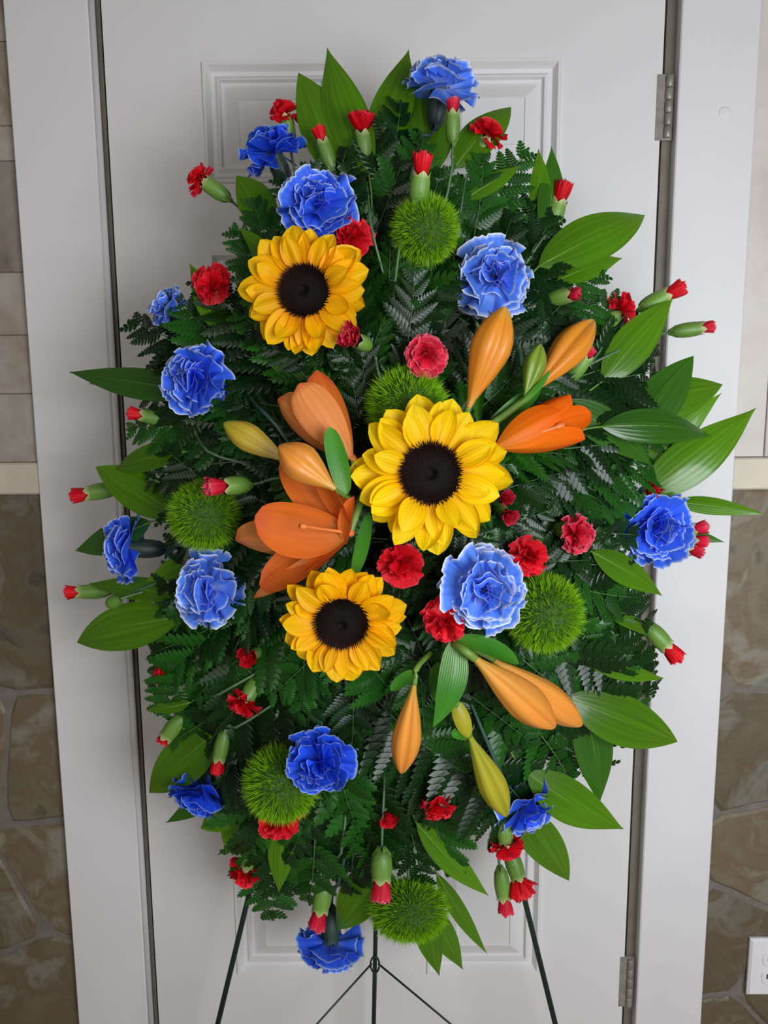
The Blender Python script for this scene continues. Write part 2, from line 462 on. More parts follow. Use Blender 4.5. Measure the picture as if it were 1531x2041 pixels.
# walls either side: flagstone wainscot, chair rail, boards above
def clip_poly(poly, a, n):
    out = []
    for i in range(len(poly)):
        p, q = poly[i], poly[(i + 1) % len(poly)]
        dp = (p[0] - a[0]) * n[0] + (p[1] - a[1]) * n[1]
        dq = (q[0] - a[0]) * n[0] + (q[1] - a[1]) * n[1]
        if dp <= 0: out.append(p)
        if (dp < 0 < dq) or (dq < 0 < dp):
            t = dp / (dp - dq)
            out.append((p[0] + t * (q[0] - p[0]), p[1] + t * (q[1] - p[1])))
    return out
def flagstones(parent, x0, x1, z0, z1, seeds, gap=0.006):
    for i, s in enumerate(seeds):
        poly = [(x0, z0), (x1, z0), (x1, z1), (x0, z1)]
        for j, q in enumerate(seeds):
            if i == j: continue
            n = (q[0] - s[0], q[1] - s[1])
            l = math.hypot(*n)
            n = (n[0] / l, n[1] / l)
            a = ((s[0] + q[0]) / 2 - n[0] * gap, (s[1] + q[1]) / 2 - n[1] * gap)
            poly = clip_poly(poly, a, n)
            if len(poly) < 3: break
        if len(poly) < 3: continue
        # wobble the outline, round the corners a little
        pts = []
        for a in range(len(poly)):
            p, q = poly[a], poly[(a + 1) % len(poly)]
            for t in (0.12, 0.38, 0.62, 0.88):
                pts.append((p[0] + t * (q[0] - p[0]) + rnd(-.003, .003), p[1] + t * (q[1] - p[1]) + rnd(-.003, .003)))
        c = (sum(p[0] for p in pts) / len(pts), sum(p[1] for p in pts) / len(pts))
        N = len(pts)
        dep = rnd(-0.001, 0.001)
        v = [(p[0], 0.012, p[1]) for p in pts] + [(p[0], 0.004 + dep, p[1]) for p in pts]
        v += [(p[0] + (c[0] - p[0]) * 0.05, dep + rnd(-.0008, .0008), p[1] + (c[1] - p[1]) * 0.05) for p in pts] + [(c[0], dep - 0.001, c[1])]
        f = []
        for a in range(N):
            b = (a + 1) % N
            f += [(a, b, N + b, N + a), (N + a, N + b, 2 * N + b, 2 * N + a), (2 * N + a, 2 * N + b, 3 * N)]
        ob('stone', mesh('stone', v, f, MAT['stone'], smooth=False), parent)
def wpx(x, y):
    q = P(x, y, 0.0)
    return (q.x, q.z)
RZ0, RZ1 = 1.184, 1.240
wl = structure('wall_left', 'flagstone wainscot wall with marbled boards above, latch side')
box('mortar_bed', MAT['mortar'], wl, -1.9, XL0 + 0.004, 0.0045, 0.08, 0.0, 2.5)
seeds = [wpx(*q) for q in ((40, 1210), (78, 1545), (105, 1735), (-30, 1800), (70, 1985), (-60, 1530))]
seeds += [(-1.02, 1.05), (-0.95, 0.62), (-1.02, 0.2), (-1.3, 0.95), (-1.25, 0.5), (-1.3, 0.1), (-1.6, 1.1), (-1.62, 0.65), (-1.6, 0.2), (-0.7, 0.0), (-1.85, 0.4), (-1.85, 0.9)]
flagstones(wl, -1.9, XL0 + 0.003, 0.0, RZ0 + 0.003, seeds)
zz = [RZ1, 1.36, 1.46, 1.565, 1.745, 1.80, 1.93, 2.06, 2.2, 2.35, 2.5]
for a, b in zip(zz[:-1], zz[1:]):
    box('wall_board', MAT['plank'], wl, -1.9, XL0 + 0.003, 0.001, 0.02, a + 0.0006, b - 0.0006, b=0.001)
t4 = structure('trim_4', 'cream chair rail on the latch side')
box('rail_board', MAT['rail'], t4, -1.9, XL0 + 0.0005, -0.010, 0.012, RZ0, RZ1, b=0.003)
wr = structure('wall_right', 'flagstone wainscot wall with pale boards above, hinge side')
box('mortar_bed', MAT['mortar'], wr, XR1 - 0.004, 1.9, 0.0045, 0.08, 0.0, 2.5)
seeds = [wpx(*q) for q in ((1560, 1230), (1500, 1528), (1525, 1690), (1415, 1880), (1590, 1960), (1425, 2090))]
seeds += [(1.05, 1.05), (1.0, 0.62), (1.05, 0.2), (1.35, 0.95), (1.3, 0.5), (1.35, 0.1), (1.65, 1.1), (1.62, 0.65), (1.6, 0.2)]
flagstones(wr, XR1 - 0.003, 1.9, 0.0, RZ0 + 0.003, seeds)
xx = [XR1 - 0.003, 0.664, 0.79, 0.95, 1.12, 1.3, 1.5, 1.7, 1.9]
for a, b in zip(xx[:-1], xx[1:]):
    box('wall_board', MAT['panelpale'], wr, a + 0.001, b - 0.001, 0.001, 0.02, RZ1 + 0.001, 2.5, b=0.0015)
t5 = structure('trim_5', 'cream chair rail on the hinge side')
box('rail_board', MAT['rail'], t5, XR1 - 0.0005, 1.9, -0.010, 0.012, RZ0, RZ1, b=0.003)

# duplex outlet on the stone
ocx, ocz, oy = 0.7355, 0.254, -0.006
outlet = thing('outlet_cover', (ocx, oy, ocz), 'white duplex outlet cover on the flagstone wall', 'outlet')
v, f = box_geo(-0.041, 0.041, -0.005, 0.004, -0.060, 0.060, b=0.004)
ob('plate', mesh('plate', v, f, MAT['plate'], smooth=False), outlet)
for sz in (0.0195, -0.0195):
    v, f = [], []
    N = 20
    for y, s in ((-0.0048, 1.0), (-0.0070, 1.0), (-0.0075, 0.94)):
        for q in range(N):
            c = 2 * PI * q / N
            v.append((max(-0.0165, min(0.0165, 0.0185 * math.cos(c))) * s, y, sz + 0.0165 * math.sin(c) * s))
    for r in range(2):
        for q in range(N):
            f.append((r * N + q, r * N + (q + 1) % N, (r + 1) * N + (q + 1) % N, (r + 1) * N + q))
    f.append(tuple(2 * N + q for q in range(N)))
    rc = ob('receptacle', mesh('receptacle', v, f, MAT['plate'], smooth=False), outlet)
    for sx, h in ((-0.0065, 0.008), (0.0065, 0.0065)):
        box('slot', MAT['slot'], rc, sx - 0.0013, sx + 0.0013, -0.0079, -0.0072, sz + 0.002 - h / 2, sz + 0.004 + h / 2)
v, f, uv = lathe_geo([(0.0001, 0.0062), (0.0026, 0.0060), (0.003, 0.004)], 10)
ob('screw', mesh('screw', [(x, -z, y) for x, y, z in v], f, MAT['steel']), outlet)

# ------------------------------------------------------------------ easel
apexL, apexR = P(740, 775, -0.17), P(752, 600, -0.17)
def leg_line(a, px_, py_, Y):
    b = P(px_, py_, Y)
    d = b - a
    return a, a + d * ((a.z - 0.0) / -d.z) * 1.0
easel = thing('wire_easel', (0.0, -0.25, 0.0), 'dark green wire tripod easel holding up the flower spray', 'easel')
EI = T(-Vector(easel.location))
def epart(name, pts, r, n=8):
    v, f = tube_geo(pts, r, n)
    return ob(name, mesh(name, [EI @ Vector(q) for q in v], f, MAT['easel']), easel)
la, lb = leg_line(apexL, 434, 2041, -0.185)
ra, rb = leg_line(apexR, 1107, 2041, -0.185)
epart('leg', [la, lb], 0.0048)
epart('leg', [ra, rb], 0.0048)
ca = P(752, 1700, -0.115); cb = P(745, 2041, -0.09)
dd = cb - ca
cb = ca + dd * (ca.z / -dd.z)
epart('leg', [ca - dd * 1.2, cb], 0.0042)
clip = P(748.5, 1918, 0)  # pixel ray; take the point on the rear leg
tt_ = 0.0
best = min((((ca + dd * (s / 200.0)), s) for s in range(0, 200)), key=lambda q: abs((q[0] - CAM).dot(UP) / (q[0] - CAM).dot(FW) - (clip - CAM).dot(UP) / (clip - CAM).dot(FW)))[0]
def near_leg(a, b, x, y):
    # point of the leg a-b seen at image height y
    return min((a.lerp(b, s / 400.0) for s in range(401)), key=lambda q: abs(CY - FPX * (q - CAM).dot(UP) / (q - CAM).dot(FW) - y))
epart('brace', [best + Vector((-0.006, -0.004, 0)), near_leg(la, lb, 0, 2380)], 0.0018, 6)
epart('brace', [best + Vector((0.006, -0.004, 0)), near_leg(ra, rb, 0, 2260)], 0.0018, 6)
loop = [best + Vector((0.008 * math.cos(t), -0.006, 0.016 * math.sin(t))) for t in [2 * PI * i / 16 for i in range(17)]]
epart('clip', loop, 0.0018, 6)
epart('crossbar', [near_leg(la, lb, 0, 1250), near_leg(ra, rb, 0, 1250)], 0.003)
epart('crossbar', [la, ra + Vector((0, 0, 0.0))], 0.004)

# foam block carrying the stems
FC = P(745, 1010, -0.25)
foam = thing('floral_foam', FC - Vector((0, 0, 0.2)), 'dark green floral foam block hidden behind the flowers on the easel', 'floral foam')
v, f = box_geo(-0.085, 0.085, -0.04, 0.035, 0.0, 0.42, b=0.012)
ob('foam_block', mesh('foam_block', v, f, MAT['foam'], smooth=False), foam)
for z in (0.03, 0.13, 0.21, 0.29, 0.39):
    v, f = box_geo(-0.088, 0.088, -0.0425, 0.0375, z - 0.003, z + 0.003)
    ob('cage_bar', mesh('cage_bar', v, f, MAT['easel'], smooth=False), foam)

# ------------------------------------------------------------------ petals and flower heads
def petal_mesh(mat, A, kf, ph, B, teeth, seed):
    r = random.Random(seed)
    NU, NV = 16, 8
    v, uv, f = [], [], []
    te = [r.uniform(-1, 1) for _ in range(NU + 1)]
    for i in range(NV + 1):
        s = i / NV
        for j in range(NU + 1):
            u = -1 + 2 * j / NU
            edge = 1 - 0.16 * u * u + (teeth * te[j] if s > 0.8 else 0) * (s - 0.8) * 5
            wd = 0.10 + 0.56 * s ** 1.15
            x = s * edge
            y = wd * u * (1 + 0.06 * math.sin(3 * u + ph))
            z = A * s ** 1.8 * math.sin(kf * u * PI + ph) + B * s * s + 0.05 * A * math.sin(9 * u + ph * 2) * s
            x -= 0.10 * A * s * math.cos(kf * u * PI * 1.3 + ph)
            v.append((x, y, z))
            uv.append((j / NU, s))
    for i in range(NV):
        for j in range(NU):
            a = i * (NU + 1) + j
            f.append((a, a + 1, a + NU + 2, a + NU + 1))
    return mesh('petal', v, f, mat, uv)
PV = [(0.10, 1.3, 0.3, -0.10, 0.05), (0.12, 1.7, 1.4, 0.05, 0.05), (0.10, 1.0, 2.6, 0.20, 0.06), (0.16, 1.9, 4.0, -0.06, 0.045), (0.09, 1.4, 5.2, -0.26, 0.06), (0.07, 0.8, 0.9, 0.12, 0.05)]
PET = {}
def petals_of(mkey):
    if mkey not in PET:
        PET[mkey] = [petal_mesh(MAT[mkey], *p, seed=31 + i) for i, p in enumerate(PV)]
    return PET[mkey]

BPET = {}
def bud_petals(mkey):
    # cupped, toothed petals still wrapped in the bud
    if mkey not in BPET:
        out = []
        for sd in (3, 4, 5):
            r = random.Random(sd)
            NU, NV = 10, 6
            te = [r.uniform(-0.09, 0.09) + (0.05 if j % 2 else -0.05) for j in range(NU + 1)]
            v, uv, f = [], [], []
            for i in range(NV + 1):
                t = i / NV
                for j in range(NU + 1):
                    u = -1 + 2 * j / NU
                    wd = 0.24 + 0.30 * math.sin(PI * (0.15 + 0.5 * t))
                    x = t * (1 - 0.16 * u * u + te[j] * max(0, t - 0.7) * 3)
                    z = 0.30 * u * u * wd - 0.10 * t * (1 - t) + 0.035 * math.sin(8 * u + sd) * t + (0.10 * (sd - 4)) * max(0, t - 0.6)
                    v.append((x, wd * u, z))
                    uv.append((j / NU, t))
            for i in range(NV):
                for j in range(NU):
                    a = i * (NU + 1) + j
                    f.append((a, a + 1, a + NU + 2, a + NU + 1))
            out.append(mesh('petal', v, f, MAT[mkey], uv))
        BPET[mkey] = out
    return BPET[mkey]
def calyx_mesh(key, mat):
    # unit length 1 along +Z (base 0, mouth 1), unit radius 1, five teeth at the mouth
    prof = [(0.28, 0.0), (0.58, 0.05), (0.80, 0.15), (0.95, 0.34), (1.0, 0.55), (0.95, 0.78), (0.88, 0.86)]
    n = 20
    v, f, uv = lathe_geo(prof, n)
    uv = [(a, b * 0.86) for a, b in uv]
    b0 = (len(prof) - 1) * n
    k = len(v)
    for q in range(n):
        c = 2 * PI * q / n
        tz = 1.0 + 0.16 * abs(math.cos(2.5 * c)) ** 1.5 - 0.10
        rr = 0.90
        v.append((rr * math.cos(c), rr * math.sin(c), tz))
        uv.append((q / n, 1.0))
    for q in range(n):
        f.append((b0 + q, b0 + (q + 1) % n, k + (q + 1) % n, k + q))
    f.append(tuple(range(n))[::-1])
    return mesh(key, v, f, mat, uv)
CAL = {'calyx': calyx_mesh('calyx', MAT['calyx']), 'calyxdark': calyx_mesh('calyx', MAT['calyxdark'])}
def bract_mesh(mat):
    v, f = [], []
    for q in range(4):
        a = 2 * PI * q / 4
        k = len(v)
        for (r, z, da) in ((0.34, -0.10, -0.6), (0.34, -0.10, 0.6), (0.86, 0.16, 0.62), (0.86, 0.16, -0.62), (1.04, 0.42, 0.0)):
            v.append((r * math.cos(a + da), r * math.sin(a + da), z))
        f += [(k, k + 1, k + 2, k + 3), (k + 3, k + 2, k + 4)]
    return mesh('bract', v, f, mat)
BR = {'calyx': bract_mesh(MAT['calyx']), 'calyxdark': bract_mesh(MAT['calyxdark'])}
for me in list(BR.values()):
    me.uv_layers.new(name='UVMap')

RINGS = {
    'blue': [(7, 100, 1.0), (7, 80, 1.0), (6, 58, 0.90), (6, 38, 0.78), (6, 22, 0.70), (4, 6, 0.62)],
    'open': [(6, 96, 1.0), (6, 70, 0.97), (6, 44, 0.86), (4, 18, 0.76)],
    'half': [(6, 34, 1.0), (5, 20, 1.0), (4, 8, 1.0)],
    'bud': [(6, 9, 1.0), (5, 5, 1.05), (3, 2, 1.08)],
}
def stem_to(root, p0, axis, mat, r, via=None, end=None, L=0.07):
    e = end if end is not None else FC + Vector((rnd(-.06, .06), 0.0, rnd(-.14, .14)))
    if via is not None:
        q = via
        pts = bez(p0, p0 - axis * (p0 - q).length * 0.35, q.lerp(p0, 0.3), q, 6)
        d = (q - p0).normalized()
        pts += bez(q, q + d * 0.04, e.lerp(q, 0.3), e, 6)[1:]
    else:
        pts = bez(p0, p0 - axis * L, e.lerp(p0, 0.35), e, 9)
    v, f = tube_geo(pts, r, 6)
    I = T(-Vector(root.location))
    o = ob('stem', mesh('stem', [I @ q for q in v], f, mat), root)
    # swollen node on the stem
    q = pts[3]
    t = (pts[4] - pts[2]).normalized()
    v, f = tube_geo([q - t * r * 2.2, q - t * r, q + t * r, q + t * r * 2.2], [r * 1.0, r * 1.45, r * 1.45, r * 1.0], 6)
    ob('node', mesh('node', [I @ x for x in v], f, mat), root)
    return e

def carnation(name, px_, py_, wpx_, d, state, pmat, label, cat, group, dy=0.0, via=None, cal='calyx', calr=None, call=None, rings=None, seed=None):
    a = D3(d)
    Y = dome(px_, py_) + dy
    C = P(px_, py_, Y)
    mm = mpp(C)
    st = state
    if st == 'blue':
        R = wpx_ * 0.5 * mm * 1.02
        off, cr, cl = 0.34 * R, 0.30 * R, 1.05 * R
    elif st == 'open':
        R = wpx_ * 0.5 * mm * 1.02
        off, cr, cl = 0.34 * R, 0.36 * R, 1.15 * R
    elif st == 'half':
        R = wpx_ * 0.5 * mm / 0.72
        off, cr, cl = 0.50 * R, 0.34 * R, 1.05 * R
    else:
        R = wpx_ * 0.95 * mm
        off, cr, cl = 0.42 * R, 0.40 * R, 1.25 * R
    if calr: cr = calr * mm
    if call: cl = call * mm
    O = C - a * off                      # mouth of the calyx
    base = O - a * cl * (0.98 if state == 'bud' else 1.06)
    end = FC + Vector((rnd(-.07, .07), 0.01, rnd(-.18, .18)))
    root = thing(name, end, label, cat, group)
    I = T(-end)
    M = I @ axis_frame(a, base, 1.0, rnd(0, 6)) @ Matrix.Diagonal((cr, cr, cl, 1))
    c = ob('calyx', CAL[cal], root, M)
    ob('bract', BR[cal], c, Matrix.Identity(4))
    A0 = axis_frame(a, O - a * R * 0.06, 1.0, rnd(0, 6))
    meshes = petals_of(pmat)
    for ri, (cnt, tilt, sc) in enumerate(RINGS[st]):
        for q in range(cnt):
            az = 2 * PI * (q + 0.5 * (ri % 2)) / cnt + rnd(-.16, .16)
            jit = {'blue': 15, 'open': 13, 'half': 8, 'bud': 3}[st]
            ti = math.radians(tilt + rnd(-jit, jit))
            s = R * sc * (rnd(0.84, 1.12) if st in ('blue', 'open') else rnd(0.92, 1.08))
            ws = 1.0
            ofs = 0.0
            if st == 'bud': ws, ofs = 0.62, cr * (0.62, 0.36, 0.1)[ri]
            if st == 'half': ws, ofs = 0.8, cr * (0.5, 0.3, 0.1)[ri]
            if st in ('blue', 'open') and tilt < 45: ws = 0.95
            Mp = A0 @ Matrix.Rotation(az, 4, 'Z') @ T(Vector((ofs, 0, 0))) @ Matrix.Rotation(-(PI / 2 - ti), 4, 'Y') @ Matrix.Rotation((rnd(-.1, .1) if st == 'bud' else rnd(-.5, .5)) if tilt < 85 else rnd(-.25, .25), 4, 'X') @ Matrix.Diagonal((s, s * ws, s * rnd(0.8, 1.35), 1))
            ob('petal', random.choice(meshes) if st in ('blue', 'open') else bud_petals(pmat)[random.randrange(3)], root, I @ Mp)
    sm = MAT['stemdark'] if cal == 'calyxdark' else MAT['stem']
    vp = P(via[0], via[1], dome(*via) + dy * 0.5 + 0.012) if via else None
    stem_to(root, base, a, sm, 3.6 * mm if state == 'blue' else 2.7 * mm, vp, end)
    return root

# ------------------------------------------------------------------ blades (leaves, tepals, ray petals)
def blade_geo(L, Wd, bend=0.0, a=0.8, b=0.9, fold=0.0, cup=0.0, twist=0.0, ridge=0.0, ripple=0.0, ph=0.0, nt_=14, nu=8, sway=0.0):
    g = lambda t: (t ** a) * ((1 - t) ** b)
    mxg = max(g(i / 100) for i in range(1, 100))
    v, f, uv = [], [], []
    for i in range(nt_ + 1):
        t = i / nt_
        t2 = min(max(t, 0.004), 0.9985)
        hw = Wd / 2 * g(t2) / mxg
        zc = bend * L * 4 * t * (1 - t)
        yc = sway * L * 4 * t * (1 - t)
        tw = twist * (t - 0.4)
        for j in range(nu + 1):
            u = -1 + 2 * j / nu
            y = u * hw
            z = fold * abs(u) * hw + cup * u * u * hw
            z += ridge * hw * (math.cos(u * PI * 2) - 1) * 0.5
            z += ripple * Wd * math.sin(7 * t + ph + (1.2 if u > 0 else 0)) * u * u
            y, z = y * math.cos(tw) - z * math.sin(tw), y * math.sin(tw) + z * math.cos(tw)
            v.append((t * L, y + yc, z + zc))
            uv.append((j / nu, t))
    for i in range(nt_):
        for j in range(nu):
            k = i * (nu + 1) + j
            f.append((k, k + 1, k + nu + 2, k + nu + 1))
    return v, f, uv

# ------------------------------------------------------------------ sunflowers
SUNP = {}
def sun_petal(mkey, i):
    if (mkey, i) not in SUNP:
        kw = [dict(bend=0.06, fold=0.12, ridge=0.22), dict(bend=-0.07, fold=0.05, cup=0.15, ridge=0.25, twist=0.25), dict(bend=0.10, fold=0.2, ridge=0.2, twist=-0.35), dict(bend=-0.12, cup=0.3, ridge=0.2, sway=0.05), dict(bend=0.02, cup=-0.15, ridge=0.3, twist=0.15, sway=-0.04)][i]
        v, f, uv = blade_geo(1.0, 0.56, a=0.6, b=0.66, nt_=12, nu=8, **kw)
        SUNP[(mkey, i)] = mesh('ray_petal', v, f, MAT[mkey], uv)
    return SUNP[(mkey, i)]
def sunflower(px_, py_, Rpx, rd_px, d, mkey, label, dy):
    a = D3(d)
    C = P(px_, py_, dome(px_, py_) + dy)
    mm = mpp(C)
    R, rd = Rpx * mm, rd_px * mm
    end = FC + Vector((rnd(-.05, .05), 0.01, rnd(-.1, .1)))
    root = thing('sunflower', end, label, 'sunflower', 'sunflowers in the spray')
    I = T(-end)
    A = axis_frame(a, C, 1.0, 0.4)
    prof = [(rd * math.sin(t) , rd * 0.30 * (math.cos(t)) - rd * 0.05) for t in [PI / 2 * (1 - i / 9) for i in range(10)]]
    prof = [(rd * 0.9, -rd * 0.35)] + prof[:-1] + [(rd * 0.22, rd * 0.20), (rd * 0.001, rd * 0.17)]
    v, f, uv = lathe_geo(prof, 32)
    disc = ob('seed_disc', mesh('seed_disc', v, f, MAT['disc'], uv), root, I @ A)
    # rings of small spiky florets
    v, f = [], []
    GA = 2.399963
    for q in range(620):
        rr = math.sqrt((q + 0.5) / 620)
        if rr < 0.12: continue
        ang = q * GA
        r0 = rd * rr * 1.04
        h = rd * (0.05 + 0.17 * max(0, rr - 0.5) * 2 * rnd(0.7, 1.3))
        z0 = rd * 0.30 * math.sqrt(max(0, 1 - min(1, rr) ** 2)) - rd * 0.06
        lean = 0.25 + 0.55 * rr * rr
        wdt = rd * (0.022 + 0.02 * rr)
        ca_, sa = math.cos(ang), math.sin(ang)
        k = len(v)
        for t in range(3):
            c = ang + t * 2 * PI / 3
            v.append((r0 * ca_ + wdt * math.cos(c), r0 * sa + wdt * math.sin(c), z0))
        v.append(((r0 + h * lean) * ca_, (r0 + h * lean) * sa, z0 + h))
        f += [(k, k + 1, k + 3), (k + 1, k + 2, k + 3), (k + 2, k, k + 3)]
    fo = ob('disc_florets', mesh('disc_florets', v, f, MAT['floret'], smooth=False), disc)
    fo['kind'] = 'stuff'
    for ri, (cnt, tilt, sc, r0) in enumerate(((14, 93, 1.04, 0.82), (14, 82, 0.98, 0.86), (8, 68, 0.78, 0.92))):
        for q in range(cnt):
            az = 2 * PI * (q + 0.5 * (ri % 2)) / cnt + rnd(-.12, .12)
            ti = math.radians(tilt + rnd(-9, 9))
            s = (R - rd * r0) * sc * rnd(0.88, 1.08)
            Mp = A @ Matrix.Rotation(az, 4, 'Z') @ T(Vector((rd * r0, 0, -rd * 0.12 + 0.05 * rd * ri))) @ Matrix.Rotation(-(PI / 2 - ti), 4, 'Y') @ Matrix.Rotation(rnd(-.3, .3), 4, 'X') @ Matrix.Diagonal((s, s * rnd(0.95, 1.25), s, 1))
            ob('ray_petal', sun_petal(mkey, random.randrange(5)), root, I @ Mp)
    # green sepals behind
    v, f, uv = blade_geo(1.0, 0.4, a=0.4, b=0.8, nt_=6, nu=4)
    sep = mesh('sepal', v, f, MAT['leafA'], uv)
    for q in range(10):
        Mp = A @ Matrix.Rotation(q * 0.6283 + .2, 4, 'Z') @ T(Vector((rd * 0.5, 0, -rd * 0.34))) @ Matrix.Rotation(0.1, 4, 'Y') @ Matrix.Diagonal((rd * 1.3, rd * 1.3, rd * 1.3, 1))
        ob('sepal', sep, root, I @ Mp)
    stem_to(root, C - a * rd * 0.3, a, MAT['lilystem'], 6 * mm, None, end, 0.05)
    return root

# ------------------------------------------------------------------ green ball flowers
def bristles():
    r = random.Random(5)
    v, f, uv = [], [], []
    N = 5200
    for q in range(N):
        z = 1 - 2 * (q + 0.5) / N
        ang = q * 2.399963
        s = math.sqrt(1 - z * z)
        n = Vector((s * math.cos(ang), s * math.sin(ang), z))
        n = (n + Vector((r.gauss(0, .07), r.gauss(0, .07), r.gauss(0, .07)))).normalized()
        b = (Vector((r.gauss(0, 1), r.gauss(0, 1), r.gauss(0, 1)))).normalized()
        sd = n.cross(b).normalized()
        h = r.uniform(0.93, 1.08)
        wd = 0.014
        p0, p1, p2 = n * 0.72, n * (0.72 + h) / 2 + b * 0.02, n * h + b * r.uniform(0.03, 0.12)
        k = len(v)
        v += [p0 - sd * wd, p0 + sd * wd, p1 - sd * wd * 0.8, p1 + sd * wd * 0.8, p2]
        uv += [(0, 0), (1, 0), (0, .6), (1, .6), (.5, 1)]
        f += [(k, k + 1, k + 3, k + 2), (k + 2, k + 3, k + 4)]
    return mesh('bristles', v, f, MAT['ball'], uv)
BRI = bristles()
v, f, uv = lathe_geo([(0.84 * math.sin(PI * i / 10) + 1e-4, -0.84 * math.cos(PI * i / 10)) for i in range(11)], 18)
CORE = mesh('core', v, f, MAT['ballcore'], uv)
def ball(px_, py_, dpx, label, dy, squash=1.0, d=(0, 0, 1)):
    a = D3(d)
    C = P(px_, py_, dome(px_, py_) + dy)
    mm = mpp(C)
    R = dpx * 0.5 * mm
    end = FC + Vector((rnd(-.05, .05), 0.01, rnd(-.1, .1)))
    root = thing('green_ball_dianthus', end, label, 'ball flower', 'fuzzy green ball flowers')
    M = T(-end) @ axis_frame(a, C, 1.0, rnd(0, 6)) @ Matrix.Diagonal((R, R, R * squash, 1))
    c = ob('core', CORE, root, M)
    b = ob('bristles', BRI, root, M)
    b['kind'] = 'stuff'
    stem_to(root, C - a * R * 0.7, a, MAT['stem'], 4 * mm, None, end, 0.05)

# ------------------------------------------------------------------ broad leaves
def broad_leaf(tip, base, wpx_, mkey, label, group, bend=0.06, dy=0.0, bdy=0.0, fold=-0.10, twist=0.2, ac=(0.75, 1.0), nrm=None, sway=0.0, name='broad_leaf', cat='leaf'):
    Tp = P(tip[0], tip[1], dome(*tip) + dy)
    B = P(base[0], base[1], dome(*base) + dy + bdy + 0.03)
    L = (Tp - B).length
    mm = mpp(Tp)
    v, f, uv = blade_geo(L, wpx_ * mm, bend, ac[0], ac[1], fold=fold, twist=twist, ripple=0.015, ph=rnd(0, 6), nt_=18, nu=8, sway=sway)
    n = nrm or Vector((rnd(-.25, .25), -1, 0.35 + rnd(-.2, .2)))
    root = thing(name, B, label, cat, group)
    M = T(-B) @ frame(Tp - B, Vector(n), B)
    bl = ob('blade', mesh('blade', v, f, MAT[mkey], uv), root, M)
    pts = [Vector((t * L, sway * L * 4 * t * (1 - t), bend * L * 4 * t * (1 - t) - 0.0006)) for t in [i / 10 for i in range(10)]]
    v, f = tube_geo(pts, [0.0012 - 0.0008 * i / 9 for i in range(10)], 5)
    ob('midrib', mesh('midrib', v, f, MAT['lilystem']), bl, Matrix.Identity(4))
    end = B.lerp(FC, 0.5)
    v, f = tube_geo(bez(B, B + (B - Tp) * 0.15, B.lerp(end, 0.6), end, 5), 0.0014, 5)
    ob('leaf_stalk', mesh('leaf_stalk', [q - B for q in v], f, MAT['lilystem']), root)
    return root

# ------------------------------------------------------------------ fern fronds
def pinna_mesh(mat, np_, seed, name='leaflet'):
    r = random.Random(seed)
    v, f, uv = [], [], []
    v += [(0, 0, 0), (1.0, 0, -0.05)]
    uv += [(.5, 0), (.5, 1)]
    for side in (-1, 1):
        for i in range(np_):
            t0 = i / np_ * 0.94
            t1 = (i + 0.86) / np_ * 0.94
            tm = (t0 + t1) / 2
            l = 0.25 * (1 - tm) ** 0.6 * min(1, 0.5 + tm * 3) * r.uniform(0.9, 1.1)
            adv = 0.62 * l
            k = len(v)
            h = 0.18 * l
            z0 = -0.05 * tm * tm
            dt = (t1 - t0)
            v += [(t0, 0.0, z0), (t1, 0.0, z0), (t1 + adv * 0.62, side * l * 0.60, z0 - h * .3), (tm + adv * 1.15, side * l, z0 - h), (tm + adv * 0.70 - dt * .42, side * l * 0.78, z0 - h * .6), (t0 + adv * 0.2, side * l * 0.38, z0 + h * .3)]
            uv += [(.5, t0), (.5, t1), (.8, t1), (1, tm), (.8, t0), (.6, t0)]
            q = (k, k + 1, k + 2, k + 3, k + 4, k + 5)
            f.append(q if side > 0 else q[::-1])
    k = len(v)
    v += [(0.0, -0.022, 0.003), (0.9, -0.012, -0.038), (0.9, 0.012, -0.038), (0.0, 0.022, 0.003)]
    uv += [(.4, 0), (.4, .9), (.6, .9), (.6, 0)]
    f.append((k, k + 1, k + 2, k + 3))
    k = len(v)
    v += [(0.84, -0.05, -0.04), (1.03, 0, -0.055), (0.84, 0.05, -0.04)]
    uv += [(.4, .9), (.5, 1), (.6, .9)]
    f.append((k, k + 1, k + 2))
    return mesh(name, v, f, mat, uv, smooth=False)
PIN = {mk: [pinna_mesh(MAT[mk], n, 11 + n) for n in (10, 9, 8)] for mk in ('fernA', 'fernB')}
PINS = {mk: [pinna_mesh(MAT[mk], n, 19 + n) for n in (5, 4)] for mk in ('fernA', 'fernB')}
FRONDS = []
def frond_proto(mk, droop, sway, seed):
    r = random.Random(seed)
    cv = lambda t: Vector((t, sway * t * (1 - t) * 4, droop * t * (1 - t) * 4))
    pts = [cv(i / 10 * 0.97) for i in range(11)]
    v, f = tube_geo(pts, [0.008 - 0.006 * i / 10 for i in range(11)], 5)
    parts = [('rachis', mesh('rachis', v, f, MAT['fernstem']), Matrix.Identity(4))]
    NP = 9
    for i in range(NP):
        t = 0.16 + 0.76 * (i / (NP - 1)) ** 0.92
        p = cv(t)
        tg = (cv(min(1, t + .02)) - cv(t - .02)).normalized()
        ln = 0.43 * (1 - t) ** 0.72 + 0.05
        for side in (-1, 1):
            ang = math.radians(62 - 24 * t + r.uniform(-5, 5)) * side
            n = Vector((r.uniform(-.3, .3), r.uniform(-.3, .3), 1))
            x = Matrix.Rotation(ang, 3, 'Z') @ tg
            x.z += r.uniform(-.22, .06)
            lib = PIN[mk] if ln > 0.16 else PINS[mk]
            s = ln * r.uniform(0.9, 1.08)
            M = frame(x, n, p, s, s * (1.08 if ln > 0.16 else 1.5), s)
            parts.append(('leaflet', r.choice(lib), M))
    p = cv(0.9)
    parts.append(('leaflet', PINS[mk][0], frame(cv(1.0) - p, Vector((0, 0, 1)), p, 0.105, 0.105, 0.105)))
    return parts
